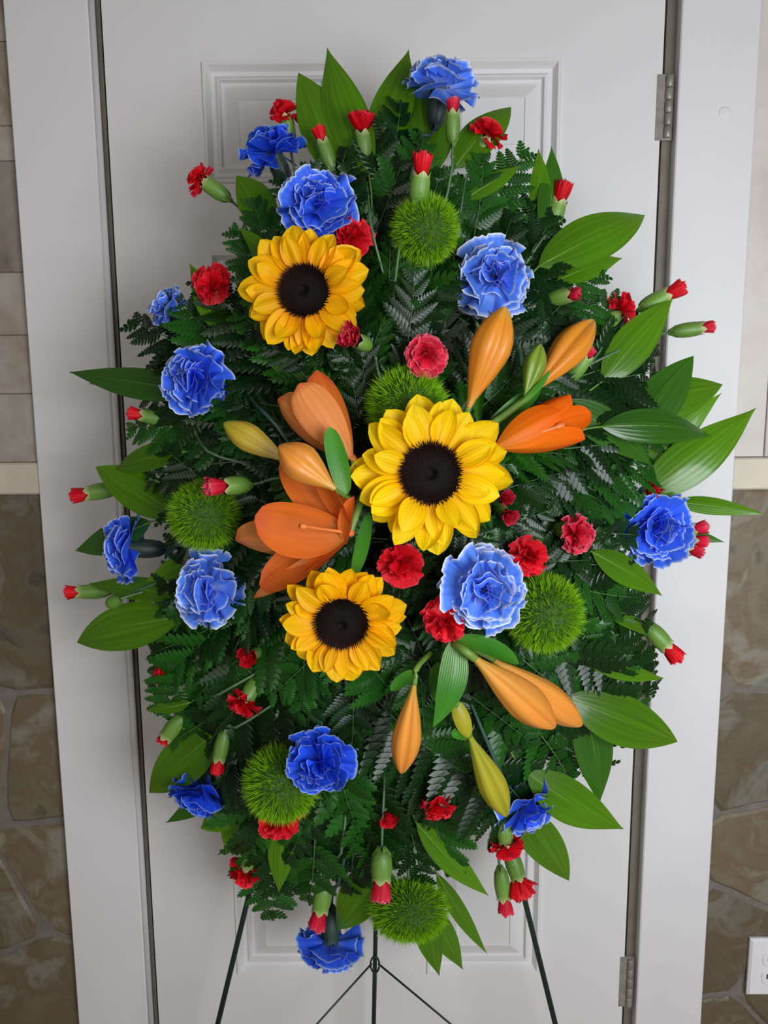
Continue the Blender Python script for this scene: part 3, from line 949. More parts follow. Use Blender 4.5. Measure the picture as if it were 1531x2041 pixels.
for i, (mk, dr, sw) in enumerate((('fernA', 0.04, 0.02), ('fernB', 0.06, -0.03), ('fernA', 0.02, -0.04), ('fernB', 0.05, 0.04), ('fernA', 0.08, 0.0))):
    FRONDS.append(frond_proto(mk, dr, sw, 40 + i))
def frond(B, Tp, n, label, group, kind=None, wide=1.0):
    parts = FRONDS[random.randrange(len(FRONDS)) if kind is None else kind]
    L = (Tp - B).length
    M0 = frame(Tp - B, n, B, L, L * wide, L)
    root = bpy.data.objects.new('fern_frond', None)
    root.empty_display_size = 0.02
    col.objects.link(root)
    tag(root, label, 'fern', group)
    root.location = B
    I = T(-B) @ M0
    for nm, me, M in parts:
        o = bpy.data.objects.new(nm, me)
        col.objects.link(o)
        o.parent = root
        o.matrix_local = I @ M
    return root

# ------------------------------------------------------------------ the flowers of the spray
ANCH = []          # (px, py, phrase) used to say which leaf or frond is meant
BG = 'blue carnations in the spray'
BLUES = [
 (882, 142, 138, (0.14, 0.95, 0.10), 'bluepale', 'topmost blue carnation of the spray, facing up on a dark calyx', 'the topmost blue carnation', -0.03, (842, 270)),
 (535, 278, 128, (-0.30, 0.80, 0.22), 'bluedeep', 'deep blue carnation seen from the side, just under a small red carnation', 'the blue carnation seen from below', 0.0, (568, 350)),
 (630, 394, 158, (-0.05, 0.34, 0.92), 'blue', 'white-edged blue carnation resting on top of the upper sunflower', 'the blue carnation above the upper sunflower', -0.035, None),
 (322, 603, 84, (-0.55, 0.55, 0.35), 'bluepale', 'small pale blue carnation half buried in fern beside a red one', 'the small pale blue carnation', 0.01, None),
 (373, 752, 142, (-0.50, 0.08, 0.86), 'blue', 'ruffled blue carnation on a bare stem above the yellow lily bud', 'the ruffled blue carnation', -0.02, (530, 825)),
 (990, 543, 152, (0.05, 0.12, 0.98), 'bluepale', 'pale blue carnation behind the tip of the tall amber lily bud', 'the blue carnation above amber bud', 0.0, None),
 (230, 1093, 128, (-0.93, 0.08, 0.32), 'blue', 'blue carnation turned sideways with its dark calyx towards a green ball flower', 'the sideways blue carnation', 0.0, (350, 1085)),
 (393, 1180, 146, (-0.46, 0.02, 0.88), 'bluepale', 'blue carnation with a whitish heart just above the broad flat leaf', 'the blue carnation with a whitish heart', -0.02, None),
 (970, 1182, 168, (0.02, 0.05, 1.0), 'bluepale', 'large light blue carnation between a red carnation and a green ball flower', 'the large light blue carnation', -0.055, None),
 (1322, 1053, 152, (0.22, 0.0, 0.95), 'blue', 'white-edged blue carnation overlapping the casing with red buds behind it', 'the blue carnation over the casing', -0.01, None),
 (638, 1535, 142, (0.06, -0.22, 0.95), 'bluedeep', 'deep blue carnation lying against the shaded green ball flower', 'the blue carnation on green ball', -0.07, None),
 (396, 1600, 124, (-0.28, -0.62, 0.55), 'bluedeep', 'deep blue carnation nodding under a broad leaf by the door edge', 'the nodding deep blue carnation', 0.0, (445, 1540)),
 (1060, 1626, 126, (0.45, -0.52, 0.60), 'blue', 'blue carnation facing down under the olive lily bud', 'the blue carnation under the olive bud', 0.0, (1010, 1570)),
 (658, 1908, 124, (-0.02, -0.93, 0.30), 'blue', 'lowest blue carnation hanging upside down above the lower door panel', 'the lowest blue carnation', 0.0, (675, 1760)),
]
for (x, y, wd, d, mk, lab, an, dy, via) in BLUES:
    side = abs(d[2]) < 0.5
    carnation('blue_carnation', x, y, wd, d, 'blue', mk, lab, 'carnation', BG, dy, via, 'calyxdark')
    ANCH.append((x, y, an))
RG = 'small red carnations in the spray'
# x, y, width, dir, state, material, label, dy, via
REDS = [
 (567, 213, 58, (-.1, .9, .25), 'open', 'red', 'red carnation peeking out above the deep blue one seen from the side', 0.012, (585, 330)),
 (638, 268, 28, (-.32, .93, .15), 'bud', 'red', 'narrow red carnation bud in front of a tall leaf above a blue carnation', -0.01, None),
 (720, 238, 50, (-.08, .97, .2), 'half', 'red', 'red carnation half open on a long straight stem before the tallest leaves', -0.01, (738, 440)),
 (903, 210, 27, (.0, .97, .15), 'bud', 'redpink', 'pinkish red bud standing just under the topmost blue carnation', -0.06, (902, 330)),
 (980, 256, 72, (.42, .80, .25), 'open', 'red', 'red carnation leaning in front of a rounded leaf near the top hinge', 0.0, (930, 350)),
 (842, 327, 42, (.12, .94, .25), 'bud', 'red', 'plump red bud directly above the uppermost green ball flower', -0.07, (815, 430)),
 (391, 351, 62, (-.76, .50, .25), 'open', 'red', 'red carnation reaching out alone over the corner of the upper door panel', 0.0, (490, 470)),
 (1120, 384, 38, (.28, .93, .15), 'bud', 'red', 'dark red bud standing alone above the broadest leaf on the hinge side', 0.0, (1085, 470)),
 (702, 466, 82, (.15, .25, .95), 'open', 'red', 'red carnation tucked against the upper sunflower under a blue carnation', -0.005, None),
 (417, 563, 76, (-.2, .15, .95), 'open', 'red', 'red carnation beside the small pale blue carnation', -0.005, None),
 (699, 671, 48, (-.45, .2, .85), 'half', 'redpink', 'half-open red carnation just below the upper sunflower', -0.01, (755, 745)),
 (848, 707, 84, (.0, .1, 1), 'open', 'redpink', 'bright red carnation above the green ball behind the middle sunflower', -0.01, None),
 (1247, 607, 68, (.55, .62, .35), 'open', 'red', 'red carnation leaning out beside the olive-tipped lily bud on the hinge side', 0.0, (1180, 710)),
 (1346, 580, 36, (.86, .45, .2), 'bud', 'red', 'red bud with fat green calyx over the gap of the hinge side', 0.0, (1180, 720)),
 (1411, 652, 24, (.97, .12, .1), 'bud', 'redpink', 'slim red bud on a long wiry stem in front of the casing', 0.0, (1230, 700)),
 (1174, 701, 20, (.45, .75, .2), 'bud', 'redpink', 'tiny red bud tip behind the amber lily bud beside the green bud', 0.01, None),
 (270, 825, 28, (-.92, .22, .2), 'bud', 'red', 'red bud on a pale stem pointing away under the ruffled blue carnation', 0.0, (415, 900)),
 (160, 986, 34, (-.95, -.15, .15), 'bud', 'red', 'red bud with one loose petal in front of the latch-side casing', 0.0, (300, 955)),
 (430, 970, 40, (-.72, .02, .6), 'bud', 'redpink', 'pinkish red bud lying in front of a green ball flower', -0.05, (540, 955)),
 (145, 1180, 27, (-.99, .02, .12), 'bud', 'red', 'red-tipped bud sharing a stem with a closed green bud', 0.0, (265, 1180)),
 (801, 1130, 88, (.05, -.15, 1), 'open', 'red', 'deep red carnation between the middle and the lowest sunflower', -0.01, None),
 (885, 1247, 88, (-.2, -.3, .9), 'open', 'red', 'dark red carnation half under the large light blue carnation', -0.025, None),
 (1055, 1110, 74, (-.05, .1, 1), 'open', 'red', 'dark red carnation above a green ball, beside the large light blue carnation', -0.02, None),
 (1160, 1068, 76, (.50, -.1, .8), 'open', 'redpink', 'red carnation with its green calyx showing, among glossy ferns', 0.0, None),
 (1010, 992, 26, (.3, .2, .9), 'half', 'redpink', 'small red bud half hidden at the edge of the middle sunflower', 0.01, None),
 (1017, 1031, 30, (.3, -.2, .9), 'half', 'redpink', 'small red bud just below the edge of the middle sunflower', 0.01, None),
 (1303, 977, 42, (.3, .6, .5), 'half', 'red', 'red carnation peeking out above the blue carnation over the casing', 0.01, None),
 (1396, 1052, 26, (.85, .3, .3), 'bud', 'redpink', 'red bud behind the blue carnation over the casing, uppermost of three', 0.005, None),
 (1399, 1078, 24, (.95, 0, .3), 'bud', 'redpink', 'red bud behind the blue carnation over the casing, middle of three', 0.0, None),
 (1388, 1098, 26, (.9, -.2, .3), 'bud', 'redpink', 'red bud behind the blue carnation over the casing, lowest of three', 0.0, None),
 (1340, 1300, 38, (.66, -.70, .15), 'bud', 'red', 'red bud drooping on its own in front of the hinge-side casing', 0.0, (1262, 1240)),
 (478, 1412, 66, (-.42, -.62, .55), 'open', 'red', 'red carnation hanging from a bright green calyx below the lowest sunflower', 0.0, None),
 (326, 1475, 14, (-.62, -.76, .15), 'bud', 'red', 'nearly closed green bud with a speck of red on a long stem', 0.0, (440, 1382)),
 (434, 1527, 30, (-.2, -.96, .15), 'bud', 'red', 'red-tipped bud hanging straight down above the nodding blue carnation', -0.01, (470, 1450)),
 (493, 1310, 38, (-.2, .1, .9), 'half', 'red', 'shaded small red carnation deep in the fern beside the lowest sunflower', 0.02, None),
 (320, 1345, 36, (-.7, .2, .6), 'half', 'red', 'shaded red carnation in the fern by the latch-side door edge', 0.02, None),
 (557, 1648, 86, (.0, -.5, .85), 'open', 'red', 'dark red carnation half covered by the shaded green ball flower', -0.01, None),
 (486, 1748, 66, (-.28, -.92, .25), 'open', 'red', 'red carnation hanging in front of the easel leg', 0.0, None),
 (635, 1832, 38, (-.18, -.95, .2), 'bud', 'redpink', 'red bud hanging beside the lowest blue carnation', -0.005, (680, 1700)),
 (760, 1772, 44, (-.02, -.98, .2), 'bud', 'redpink', 'red bud hanging just above the lowest green ball flower', -0.05, None),
 (873, 1618, 66, (.0, -.6, .7), 'open', 'red', 'red carnation low among the ferns beside the orange-tipped lily bud', -0.01, None),
 (775, 1634, 34, (.1, -.3, .9), 'half', 'red', 'shaded red carnation deep in the low ferns under the single orange bud', 0.02, None),
 (1010, 1698, 66, (.08, -.95, .2), 'open', 'red', 'red carnation hanging from a pale calyx straight under the olive lily bud', -0.01, None),
 (1041, 1772, 52, (.30, -.90, .2), 'half', 'red', 'red carnation hanging in front of the easel leg, wider of a pair', 0.0, None),
 (1006, 1803, 32, (.12, -.97, .12), 'bud', 'redpink', 'narrow red bud hanging lowest in the cluster under the olive lily bud', 0.0, None),
 (1146, 586, 18, (.7, .1, .5), 'bud', 'redpink', 'tiny red bud lost in fern beside the pale blue carnation', -0.005, None),
]
CALL = {345: 0}
for (x, y, wd, d, st, mk, lab, dy, via) in REDS:
    kw = {}
    if st == 'bud': kw = dict(calr=max(15, wd * 0.5), call=62)
    if wd < 22: kw = dict(calr=17, call=60)
    if st == 'half': kw = dict(calr=max(13, wd * 0.34), call=58)
    if st == 'open': kw = dict(calr=wd * 0.20 + 4, call=62)
    r_ = carnation('red_carnation', x, y, wd, d, st, mk, lab, 'carnation', RG, dy, via, 'calyx', **kw)
    if x == 145:   # the closed bud on the same stem
        a = D3((-0.85, -0.35, 0.3))
        tipp = P(198, 1211, dome(200, 1210) - 0.03)
        bs = P(240, 1194, dome(240, 1194) - 0.03)
        I = T(-Vector(r_.location))
        v, f, uv = lathe_geo([(0.15, 0), (0.7, 0.2), (1, 0.5), (0.75, 0.8), (0.1, 1.0)], 10)
        mm = mpp(bs)
        ob('closed_bud', mesh('closed_bud', v, f, MAT['calyx'], uv), r_, I @ axis_frame(tipp - bs, bs, 1.0) @ Matrix.Diagonal((15 * mm, 15 * mm, 46 * mm, 1)))
        v, f = tube_geo(bez(bs, bs.lerp(P(268, 1182, dome(268, 1182)), .4), P(262, 1186, dome(262, 1186)), P(285, 1180, dome(285, 1180) + .01), 5), 2.4 * mm, 6)
        ob('side_stem', mesh('side_stem', [I @ q for q in v], f, MAT['stem']), r_)

sunflower(606, 580, 128, 49, (-0.10, 0.10, 0.98), 'sun2', 'upper sunflower with shade-tinted golden petals below a blue carnation', -0.02)
sunflower(858, 944, 155, 58, (-0.02, 0.12, 0.99), 'sun', 'largest and brightest sunflower, in the middle of the spray', -0.055)
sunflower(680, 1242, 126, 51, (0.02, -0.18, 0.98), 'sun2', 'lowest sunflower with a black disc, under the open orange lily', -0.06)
ANCH += [(606, 580, 'the upper sunflower'), (858, 944, 'the largest sunflower'), (680, 1242, 'the lowest sunflower')]

ball(848, 458, 138, 'bright green fuzzy ball flower highest in the spray, under a red bud', 0.0)
ball(812, 812, 168, 'green fuzzy ball flower tucked behind the largest sunflower', 0.03)
ball(408, 1027, 145, 'shaded green fuzzy ball flower behind a pinkish red bud', -0.01)
ball(1085, 1222, 160, 'bright green fuzzy ball flower beside the large light blue carnation', -0.02)
ball(562, 1560, 156, 'shaded green fuzzy ball flower behind the deep blue carnation', -0.03)
ball(815, 1812, 164, 'lowest green fuzzy ball flower, hanging above the rear easel leg', -0.02, 0.70, (0, -1, 0.25))
ANCH += [(848, 458, 'the highest green ball flower'), (408, 1027, 'the green ball behind a bud'), (1085, 1222, 'the bright green ball flower'), (815, 1812, 'the lowest green ball flower')]

# ------------------------------------------------------------------ lilies
def bud_geo(n=42):
    prof = []
    key = [(0, .15), (.08, .21), (.2, .42), (.35, .70), (.5, .91), (.60, 1.0), (.72, .93), (.83, .72), (.91, .47), (.96, .30), (.985, .2), (1.0, .05)]
    for i in range(23):
        t = i / 22
        for (ta, ra_), (tb, rb_) in zip(key[:-1], key[1:]):
            if ta <= t <= tb:
                r = ra_ + (rb_ - ra_) * (t - ta) / (tb - ta)
        prof.append((r, t))
    lob = lambda c, t: 1 - 0.26 * (abs(math.cos(1.5 * c)) ** 11) * min(1, t * 5) - 0.05 * (abs(math.sin(1.5 * c)) ** 24)
    return lathe_geo(prof, n, lob)
BUDG = bud_geo()
def lily_root(px_, py_, label):
    B = P(px_, py_, dome(px_, py_) + 0.06)
    return thing('orange_lily', B, label, 'lily', 'orange lily stems')
def lbud(root, base, tip, wpx_, mk, dy=0.0, tdy=-0.03, label=None, spin=0.5):
    B = P(base[0], base[1], dome(*base) + dy)
    Tp = P(tip[0], tip[1], dome(*tip) + dy + tdy)
    mm = mpp(B)
    L = (Tp - B).length
    v, f, uv = BUDG
    I = T(-Vector(root.location))
    A0 = axis_frame(Tp - B, B, 1.0)
    cl = A0.to_3x3().inverted() @ (CAM - B)
    spin = math.atan2(cl.y, cl.x) + (spin - 0.45) * 0.7      # a seam of the bud looks out of the spray
    M = I @ axis_frame(Tp - B, B, 1.0, spin) @ Matrix.Diagonal((wpx_ / 2 * mm, wpx_ / 2 * mm, L, 1))
    o = ob('bud', mesh('bud', v, f, MAT[mk], uv), root, M)
    if label: o['label'] = label
    return B
def lstem(root, pts, rpx, name='stem'):
    q = [P(x, y, dome(x, y) + d) for x, y, d in pts]
    out = []
    for i in range(len(q) - 1):
        a = q[max(0, i - 1)]; b = q[i]; c = q[i + 1]; e = q[min(len(q) - 1, i + 2)]
        out += bez(b, b + (c - a) / 6, c - (e - b) / 6, c, 5)[(0 if i == 0 else 1):]
    mm = mpp(q[0])
    v, f = tube_geo(out, rpx * mm, 8)
    I = T(-Vector(root.location))
    return ob(name, mesh(name, [I @ z for z in v], f, MAT['lilystem']), root)
def tepal(parent, root, base, tip, wpx_, mk, bdy, tdy, bend, n, fold=0.0, cup=0.35, ac=(0.85, 0.5), twist=0.0, sway=0.0, name='tepal', lf=False):
    B = P(base[0], base[1], dome(*base) + bdy)
    Tp = P(tip[0], tip[1], dome(*tip) + tdy)
    L = (Tp - B).length
    mm = mpp(B.lerp(Tp, 0.5))
    v, f, uv = blade_geo(L, wpx_ * mm, bend, ac[0], ac[1], fold=fold, cup=cup, ridge=0.0 if lf else 0.06, twist=twist, nt_=16, nu=8, sway=sway)
    I = T(-Vector(root.location))
    return ob(name, mesh(name, v, f, MAT[mk], uv), parent, I @ frame(Tp - B, Vector(n), B))
def bloom(root, base, throat, dy, rpx=9, fwd=-0.045):
    # receptacle with pistil, holds the tepals
    B = P(base[0], base[1], dome(*base) + dy + 0.004)
    Q = P(throat[0], throat[1], dome(*throat) + dy + fwd)
    mm = mpp(B)
    I = T(-Vector(root.location))
    d = (Q - B)
    pts = [B - d * 0.05, B + d * 0.05, B + d * 0.12, B + d * 0.55, B + d * 0.88, B + d * 0.92, B + d * 1.0]
    v, f = tube_geo(pts, [rpx * mm, rpx * mm, 3.5 * mm, 3 * mm, 4 * mm, 6.5 * mm, 5 * mm], 10)
    return ob('bloom', mesh('bloom', [I @ q for q in v], f, MAT['pistil']), root)
CN = Vector((0, -1, 0.15))
# stem with open bloom, by the upper and lower sunflower
r1 = lily_root(740, 1010, 'orange lily stem with a wide open bloom and three more heads')
b1 = bloom(r1, (697, 1062), (598, 1048), -0.05, 8, -0.05)
for (tip, wd, mk, tdy, bend, n, cup, tw, sw) in [
    ((568, 905), 96, 'lily', -0.03, -0.04, (0.2, -1, -0.2), 0.3, 0.1, 0.0),
    ((640, 950), 74, 'lily', -0.07, -0.06, (-0.9, -0.6, 0.0), 0.3, 0.2, 0.0),
    ((470, 1078), 112, 'lilyout', -0.03, 0.03, (0.1, -0.9, -0.5), -0.3, 0.0, 0.03),
    ((508, 1032), 108, 'lily', -0.075, -0.02, (-0.1, -1, 0.1), 0.25, 0.1, 0.06),
    ((518, 1168), 96, 'lily', -0.045, -0.04, (-0.1, -0.8, 0.7), 0.2, -0.2, -0.04),
    ((507, 1192), 34, 'lilyout', -0.02, 0.03, (-0.5, -0.4, -0.8), -0.3, 0.3, 0.0),
    ((608, 1140), 52, 'lily', -0.075, -0.05, (-0.7, -0.6, 0.5), 0.3, 0.6, -0.06)]:
    tepal(b1, r1, (697, 1064), tip, wd, mk, -0.05, tdy, bend, n, cup=cup, twist=tw, sway=sw, ac=(0.62, 0.5))
tepal(b1, r1, (690, 1085), (706, 990), 34, 'lily', -0.05, -0.065, 0.10, (-0.6, -0.8, 0), cup=0.4, ac=(0.6, 0.5))
b2 = bloom(r1, (706, 918), (640, 800), -0.03, 8, 0.01)
for (tip, wd, mk, tdy, bend, n, cup) in [
    ((632, 738), 78, 'lily', -0.02, 0.03, (0.5, -0.8, 0), -0.5),
    ((585, 790), 60, 'lily', 0.0, -0.03, (0, -1, 0), 0.3),
    ((553, 797), 92, 'lilyout', -0.03, 0.07, (-0.5, -1, -0.5), -0.45),
    ((596, 765), 86, 'lilyout', -0.055, 0.05, (0.15, -1, 0.15), -0.5)]:
    tepal(b2, r1, (704, 918), tip, wd, mk, -0.03, tdy, bend, n, cup=cup, ac=(0.95, 0.5))
lbud(r1, (575, 920), (446, 843), 58, 'budyellow', -0.035, -0.01, 'slender yellow lily bud')
lbud(r1, (668, 975), (556, 888), 78, 'bud', -0.075, -0.02, 'plump pale orange lily bud')
lstem(r1, [(697, 1062, -0.045), (715, 1010, -0.03), (728, 985, 0.0), (740, 1010, 0.06)], 8)
lstem(r1, [(704, 918, -0.028), (715, 960, -0.02), (735, 1000, 0.03)], 7, 'stalk')
lstem(r1, [(572, 919, -0.034), (640, 965, -0.02), (700, 990, 0.0), (735, 1005, 0.03)], 5, 'stalk')
lstem(r1, [(664, 972, -0.07), (690, 990, -0.03), (735, 1005, 0.03)], 5, 'stalk')
tepal(r1, r1, (690, 985), (656, 852), 42, 'lilyleaf', -0.04, -0.065, -0.03, (0.1, -1, 0.2), cup=0.25, ac=(0.4, 0.4), name='leaf', lf=True)
tepal(r1, r1, (705, 1150), (735, 1020), 30, 'lilyleaf', 0.0, -0.02, 0.03, (0.3, -1, 0), cup=0.25, ac=(0.5, 0.5), name='leaf', lf=True)
ANCH += [(580, 1060, 'the open orange lily'), (625, 830, 'the half-open peach lily')]
# stem on the hinge side
r2 = lily_root(925, 900, 'orange lily stem with a bright half-open bloom and amber buds')
b3 = bloom(r2, (985, 893), (1124, 846), -0.03)
for (tip, wd, mk, tdy, bend, n, cup) in [
    ((1178, 824), 62, 'lilybright', -0.01, -0.02, (0.2, -1, 0.2), 0.4),
    ((1140, 818), 60, 'lilybright', 0.0, -0.03, (0, -1, 0), 0.3),
    ((1136, 786), 66, 'lilybright', -0.03, 0.05, (-0.3, -0.8, 0.9), -0.5),
    ((1166, 876), 70, 'lilybright', -0.04, 0.04, (0.2, -0.9, -0.8), -0.45),
    ((1118, 820), 74, 'lilybright', -0.07, 0.06, (0.1, -1, 0.25), -0.5)]:
    tepal(b3, r2, (985, 893), tip, wd, mk, -0.03, tdy, bend, n, cup=cup, ac=(0.9, 0.5))
lbud(r2, (934, 812), (1008, 611), 84, 'budamber', -0.02, -0.05, 'tall amber lily bud', 0.9)
lbud(r2, (1062, 782), (1184, 638), 74, 'budamber', 0.0, -0.02, 'amber lily bud with a greenish tip', 0.2)
lbud(r2, (1046, 792), (1078, 686), 46, 'budgreen', -0.02, -0.01, 'small closed green bud')
lstem(r2, [(934, 810, -0.018), (925, 850, 0.0), (925, 900, 0.06)], 7)
lstem(r2, [(1056, 788, -0.005), (1010, 825, 0.0), (960, 860, 0.01), (925, 900, 0.06)], 8, 'stalk')
lstem(r2, [(985, 893, -0.028), (955, 900, 0.0), (925, 905, 0.05)], 7, 'stalk')
tepal(r2, r2, (958, 850), (982, 742), 24, 'lilyleaf', 0.0, -0.03, 0.03, (-0.8, -0.7, 0.2), cup=0.3, ac=(0.4, 0.45), sway=0.12, name='leaf', lf=True)
tepal(r2, r2, (955, 880), (1078, 770), 40, 'lilyleaf', 0.02, -0.01, 0.03, (0.3, -0.8, 0.6), cup=0.25, ac=(0.5, 0.5), name='leaf', lf=True)
tepal(r2, r2, (1040, 800), (1095, 738), 20, 'lilyleaf', -0.02, -0.03, 0.05, (0.3, -0.8, -0.5), cup=0.3, ac=(0.5, 0.5), name='leaf', lf=True)
ANCH += [(1090, 850, 'the bright half-open lily'), (970, 710, 'the tall amber lily bud')]
# low stem
r3 = lily_root(880, 1290, 'orange lily stem of closed buds with shiny lance leaves, low in the spray')
lbud(r3, (826, 1362), (800, 1542), 62, 'bud', -0.03, -0.01, 'single orange bud hanging straight down', 0.3)
lbud(r3, (980, 1312), (1160, 1446), 74, 'bud', -0.02, -0.02, 'orange lily bud, rear one of two', 0.2)
lbud(r3, (942, 1308), (1106, 1450), 82, 'bud', -0.05, -0.02, 'orange lily bud, front one of two', 0.55)
lbud(r3, (934, 1462), (1010, 1627), 62, 'budolive', -0.03, -0.01, 'olive green lily bud', 0.4)
lstem(r3, [(946, 1312, -0.05), (925, 1296, -0.045), (900, 1282, -0.01), (880, 1290, 0.06)], 9)
lstem(r3, [(984, 1314, -0.02), (940, 1292, -0.02), (885, 1285, 0.04)], 7, 'stalk')
lstem(r3, [(936, 1466, -0.03), (915, 1420, -0.03), (895, 1360, -0.02), (880, 1295, 0.04)], 7, 'stalk')
lstem(r3, [(826, 1364, -0.03), (832, 1330, -0.02), (860, 1300, 0.02)], 6, 'stalk')
tepal(r3, r3, (908, 1275), (863, 1450), 60, 'lilyleaf', -0.02, -0.06, 0.08, (0.2, -1, 0.35), fold=-0.2, cup=0.0, ac=(0.6, 1.0), sway=0.07, name='leaf', lf=True)
tepal(r3, r3, (905, 1275), (1034, 1322), 44, 'lilyleaf', -0.02, -0.05, 0.10, (0.2, -0.7, 0.9), cup=0.2, ac=(0.5, 0.5), name='leaf', lf=True)
tepal(r3, r3, (830, 1338), (779, 1377), 28, 'lilyleaf', -0.02, -0.05, 0.04, (-0.1, -0.7, 0.8), cup=0.2, ac=(0.5, 0.5), name='leaf', lf=True)
tepal(r3, r3, (872, 1320), (872, 1400), 36, 'lilyleaf', 0.0, -0.01, 0.04, (0.1, -0.9, 0.3), cup=0.2, ac=(0.5, 0.6), name='leaf', lf=True)
tepal(r3, r3, (908, 1398), (935, 1470), 34, 'budolive', -0.03, -0.05, 0.06, (0.2, -1, 0.0), cup=-0.4, ac=(0.5, 0.5), name='bract', lf=True)
tepal(r3, r3, (935, 1468), (900, 1462), 20, 'lilyleaf', -0.03, -0.05, 0.06, (0.0, -0.8, 0.5), cup=-0.2, ac=(0.5, 0.4), name='bract', lf=True)
ANCH += [(1040, 1380, 'the pair of orange lily buds'), (800, 1450, 'the single hanging orange bud')]

# ------------------------------------------------------------------ labels for foliage
def anchor(x, y):
    return min(ANCH, key=lambda q: (q[0] - x) ** 2 + (q[1] - y) ** 2)[2]
def heading(b, t):
    dx, dy_ = t[0] - b[0], b[1] - t[1]
    if abs(dy_) > 1.4 * abs(dx): return 'pointing up' if dy_ > 0 else 'pointing down'
    h = 'toward hinges' if dx > 0 else 'toward latch'
    if abs(dx) > 1.8 * abs(dy_): return 'pointing ' + h
    return ('slanting up ' if dy_ > 0 else 'slanting down ') + h

# tip, base, width, material, bend, extra
LEAVES = [
 ((652, 94), (735, 345), 92, 'A', 0.05, 0.0), ((595, 145), (700, 375), 104, 'A', 0.04, 0.01), ((815, 98), (742, 320), 82, 'A', 0.06, 0.015),
 ((832, 140), (862, 345), 110, 'A', 0.05, 0.03), ((1019, 214), (905, 335), 74, 'A', 0.10, 0.01), ((1040, 331), (925, 398), 42, 'A', 0.06, 0.01),
 ((1099, 290), (1085, 470), 54, 'B', 0.05, 0.0), ((1073, 295), (1075, 440), 44, 'A', 0.05, 0.005), ((1286, 428), (1075, 530), 96, 'A', 0.08, -0.01),
 ((1241, 515), (1110, 560), 50, 'A', 0.05, 0.01), ((1343, 590), (1200, 760), 78, 'A', 0.06, 0.0), ((1383, 709), (1250, 880), 88, 'B', 0.05, -0.01),
 ((1441, 766), (1240, 810), 86, 'A', 0.05, 0.0), ((1439, 783), (1290, 930), 56, 'A', 0.05, 0.01), ((1508, 812), (1280, 990), 92, 'A', 0.08, 0.0),
 ((1420, 870), (1200, 850), 70, 'B', 0.10, -0.02), ((1530, 1026), (1340, 1000), 38, 'A', -0.02, 0.0), ((1446, 1081), (1330, 1060), 30, 'B', 0.03, 0.01),
 ((1321, 1188), (1180, 1100), 56, 'A', 0.04, 0.0), ((1290, 1268), (1180, 1170), 44, 'A', 0.04, 0.01), ((1326, 1353), (1170, 1320), 36, 'A', 0.04, 0.0),
 ((1350, 1478), (1130, 1390), 96, 'A', 0.07, 0.0), ((1194, 1606), (1160, 1400), 78, 'B', 0.04, 0.012), ((1244, 1653), (1050, 1540), 82, 'A', 0.06, 0.0),
 ((1134, 1755), (1030, 1600), 76, 'A', 0.05, 0.01), ((975, 1786), (830, 1640), 48, 'A', 0.04, 0.005), ((972, 1902), (870, 1740), 34, 'A', 0.03, 0.01),
 ((923, 1933), (840, 1800), 56, 'A', 0.05, 0.005), ((876, 1946), (845, 1790), 56, 'A', 0.05, 0.002), ((556, 1779), (566, 1640), 52, 'A', 0.04, 0.005),
 ((672, 1852), (770, 1720), 82, 'A', 0.08, 0.005), ((400, 1652), (480, 1600), 54, 'A', 0.05, 0.01), ((452, 1700), (470, 1600), 40, 'A', 0.04, 0.012),
 ((297, 1581), (450, 1445), 92, 'A', 0.06, 0.005), ((290, 1416), (380, 1400), 26, 'A', 0.03, 0.0), ((154, 1281), (360, 1230), 88, 'A', 0.07, -0.005),
 ((176, 1163), (370, 1185), 46, 'A', 0.05, 0.01), ((290, 1160), (390, 1105), 40, 'A', 0.03, 0.01), ((149, 1098), (300, 1040), 62, 'B', 0.06, 0.015),
 ((190, 931), (360, 1030), 80, 'A', 0.05, 0.0), ((230, 935), (370, 900), 58, 'A', 0.07, 0.01), ((137, 742), (400, 785), 64, 'B', 0.04, 0.0),
 ((175, 765), (400, 790), 50, 'B', 0.04, 0.012), ((377, 524), (440, 660), 56, 'A', 0.04, 0.01), ((471, 350), (545, 450), 72, 'A', 0.06, 0.01),
 ((476, 452), (560, 540), 40, 'A', 0.05, 0.0), ((505, 640), (620, 760), 70, 'B', 0.04, 0.03), ((1085, 1690), (1010, 1560), 50, 'A', 0.04, 0.012),
 ((330, 1640), (450, 1560), 40, 'B', 0.04, 0.02), ((640, 1660), (600, 1480), 60, 'B', 0.03, 0.04), ((1300, 930), (1120, 800), 70, 'B', 0.05, 0.01),
]
made = []
for (t, b, wd, mk, bend, dy) in LEAVES:
    ln = math.hypot(t[0] - b[0], t[1] - b[1])
    adj = 'narrow' if wd / ln < 0.24 else ('broad' if wd / ln > 0.42 else 'pointed')
    tone = 'dark' if mk == 'B' else 'bright'
    lab = '%s %s leaf %s by %s' % (adj, tone, heading(b, t), anchor(*t))
    acm = (0.8, 1.3) if wd / ln < 0.4 else (0.75, 1.0)
    made.append((wd, broad_leaf(t, b, wd, 'leaf' + mk, lab, 'glossy leaves near ' + anchor(*t), bend, dy, twist=rnd(-.35, .35), ac=acm, sway=rnd(-.03, .03))))
for i, (wa, oa) in enumerate(made):          # of two otherwise alike leaves say which is the wider
    for wb, obb in made[i + 1:]:
        if oa['label'] == obb['label'] and wa != wb:
            oa['label'], obb['label'] = [('wider ' if c else 'slimmer ') + oa['label'] for c in (wa > wb, wb > wa)]

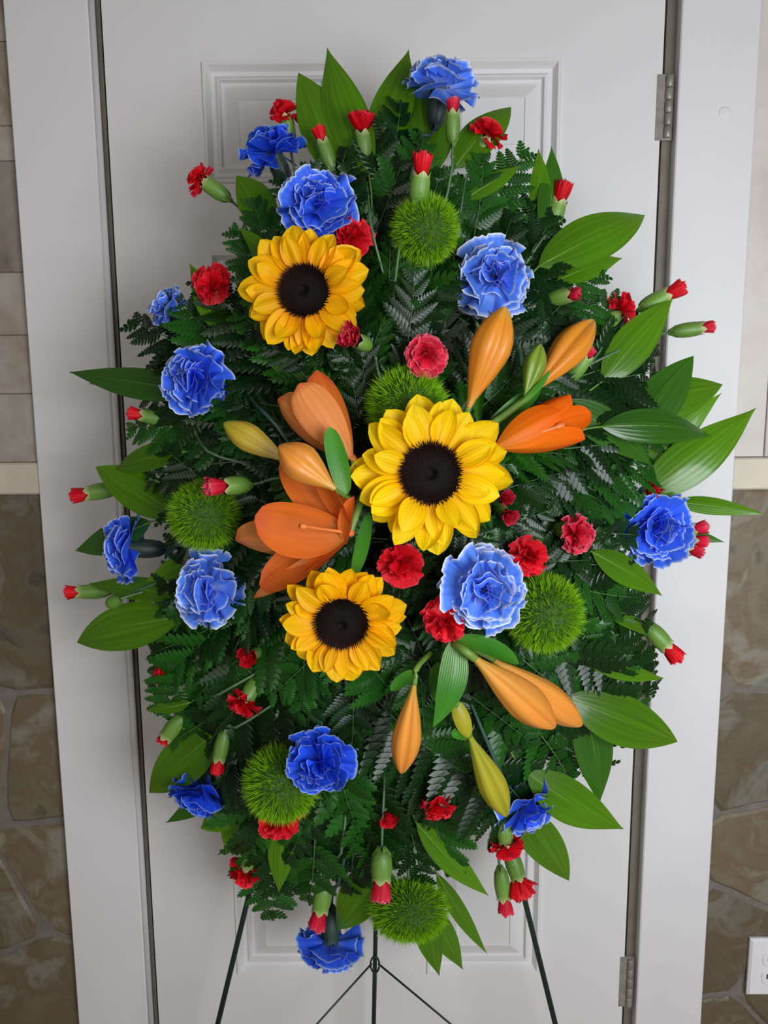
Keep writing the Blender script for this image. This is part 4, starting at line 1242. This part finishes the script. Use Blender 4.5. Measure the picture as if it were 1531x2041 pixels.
# ------------------------------------------------------------------ ferns
SIL = [(800, 200), (880, 320), (1062, 296), (1110, 420), (1205, 530), (1290, 640), (1345, 745), (1370, 850), (1340, 930), (1285, 1000), (1260, 1140), (1305, 1250), (1310, 1370), (1265, 1480), (1150, 1590), (1000, 1680), (910, 1750), (700, 1790), (540, 1840), (560, 1720), (490, 1690), (420, 1600), (335, 1490), (298, 1370), (300, 1230), (330, 1090), (290, 950), (248, 858), (300, 720), (252, 630), (400, 545), (460, 445), (550, 345), (690, 290)]
def along(poly, step):
    out = []
    for i in range(len(poly)):
        a, b = poly[i], poly[(i + 1) % len(poly)]
        l = math.hypot(b[0] - a[0], b[1] - a[1])
        n = max(1, round(l / step))
        for k in range(n):
            t = k / n
            out.append((a[0] + t * (b[0] - a[0]), a[1] + t * (b[1] - a[1])))
    return out
def put_frond(tip, lenpx, dyb, dyt, nrm, kind=None, spread=0.2, cen=(745, 985), layer='outer'):
    dx, dy_ = tip[0] - cen[0], (tip[1] - cen[1]) * 0.85
    l = math.hypot(dx, dy_) or 1
    ang = math.atan2(dy_, dx) + rnd(-spread, spread)
    b = (tip[0] - math.cos(ang) * lenpx, tip[1] - math.sin(ang) * lenpx)
    Tp = P(tip[0], tip[1], dome(*tip) + dyt)
    B = P(b[0], b[1], dome(*b) + dyb)
    an = anchor(*tip)
    if kind is None: kind = random.randrange(len(FRONDS))
    lab = '%s %s fern frond %s by %s' % (layer, 'dark' if kind % 2 == 0 else 'lighter', heading(b, tip), an)
    frond(B, Tp, Vector(nrm), lab, 'fern fronds near ' + an, kind)
for (x, y) in along(SIL, 78):
    put_frond((x + rnd(-8, 8), y + rnd(-8, 8)), rnd(270, 350), 0.10, 0.01, (rnd(-.55, .55), -1, 0.4 + rnd(-.5, .5)))
for s, step, lo, hi in ((0.84, 120, 230, 310), (0.66, 130, 210, 290), (0.45, 150, 190, 250)):
    ring = [(745 + (x - 745) * s, 985 + (y - 985) * s) for x, y in SIL]
    for (x, y) in along(ring, step):
        put_frond((x + rnd(-18, 18), y + rnd(-18, 18)), rnd(lo, hi), 0.09, 0.02, (rnd(-.7, .7), -1, 0.6 + rnd(-.6, .6)), spread=0.5, layer='inner' if s > 0.5 else 'innermost')
for (x, y) in [(745 + rnd(-140, 140), 985 + rnd(-260, 260)) for _ in range(12)]:
    put_frond((x, y), rnd(180, 240), 0.07, 0.03, (rnd(-.4, .4), -1, 0.5), spread=3.0, layer='innermost')
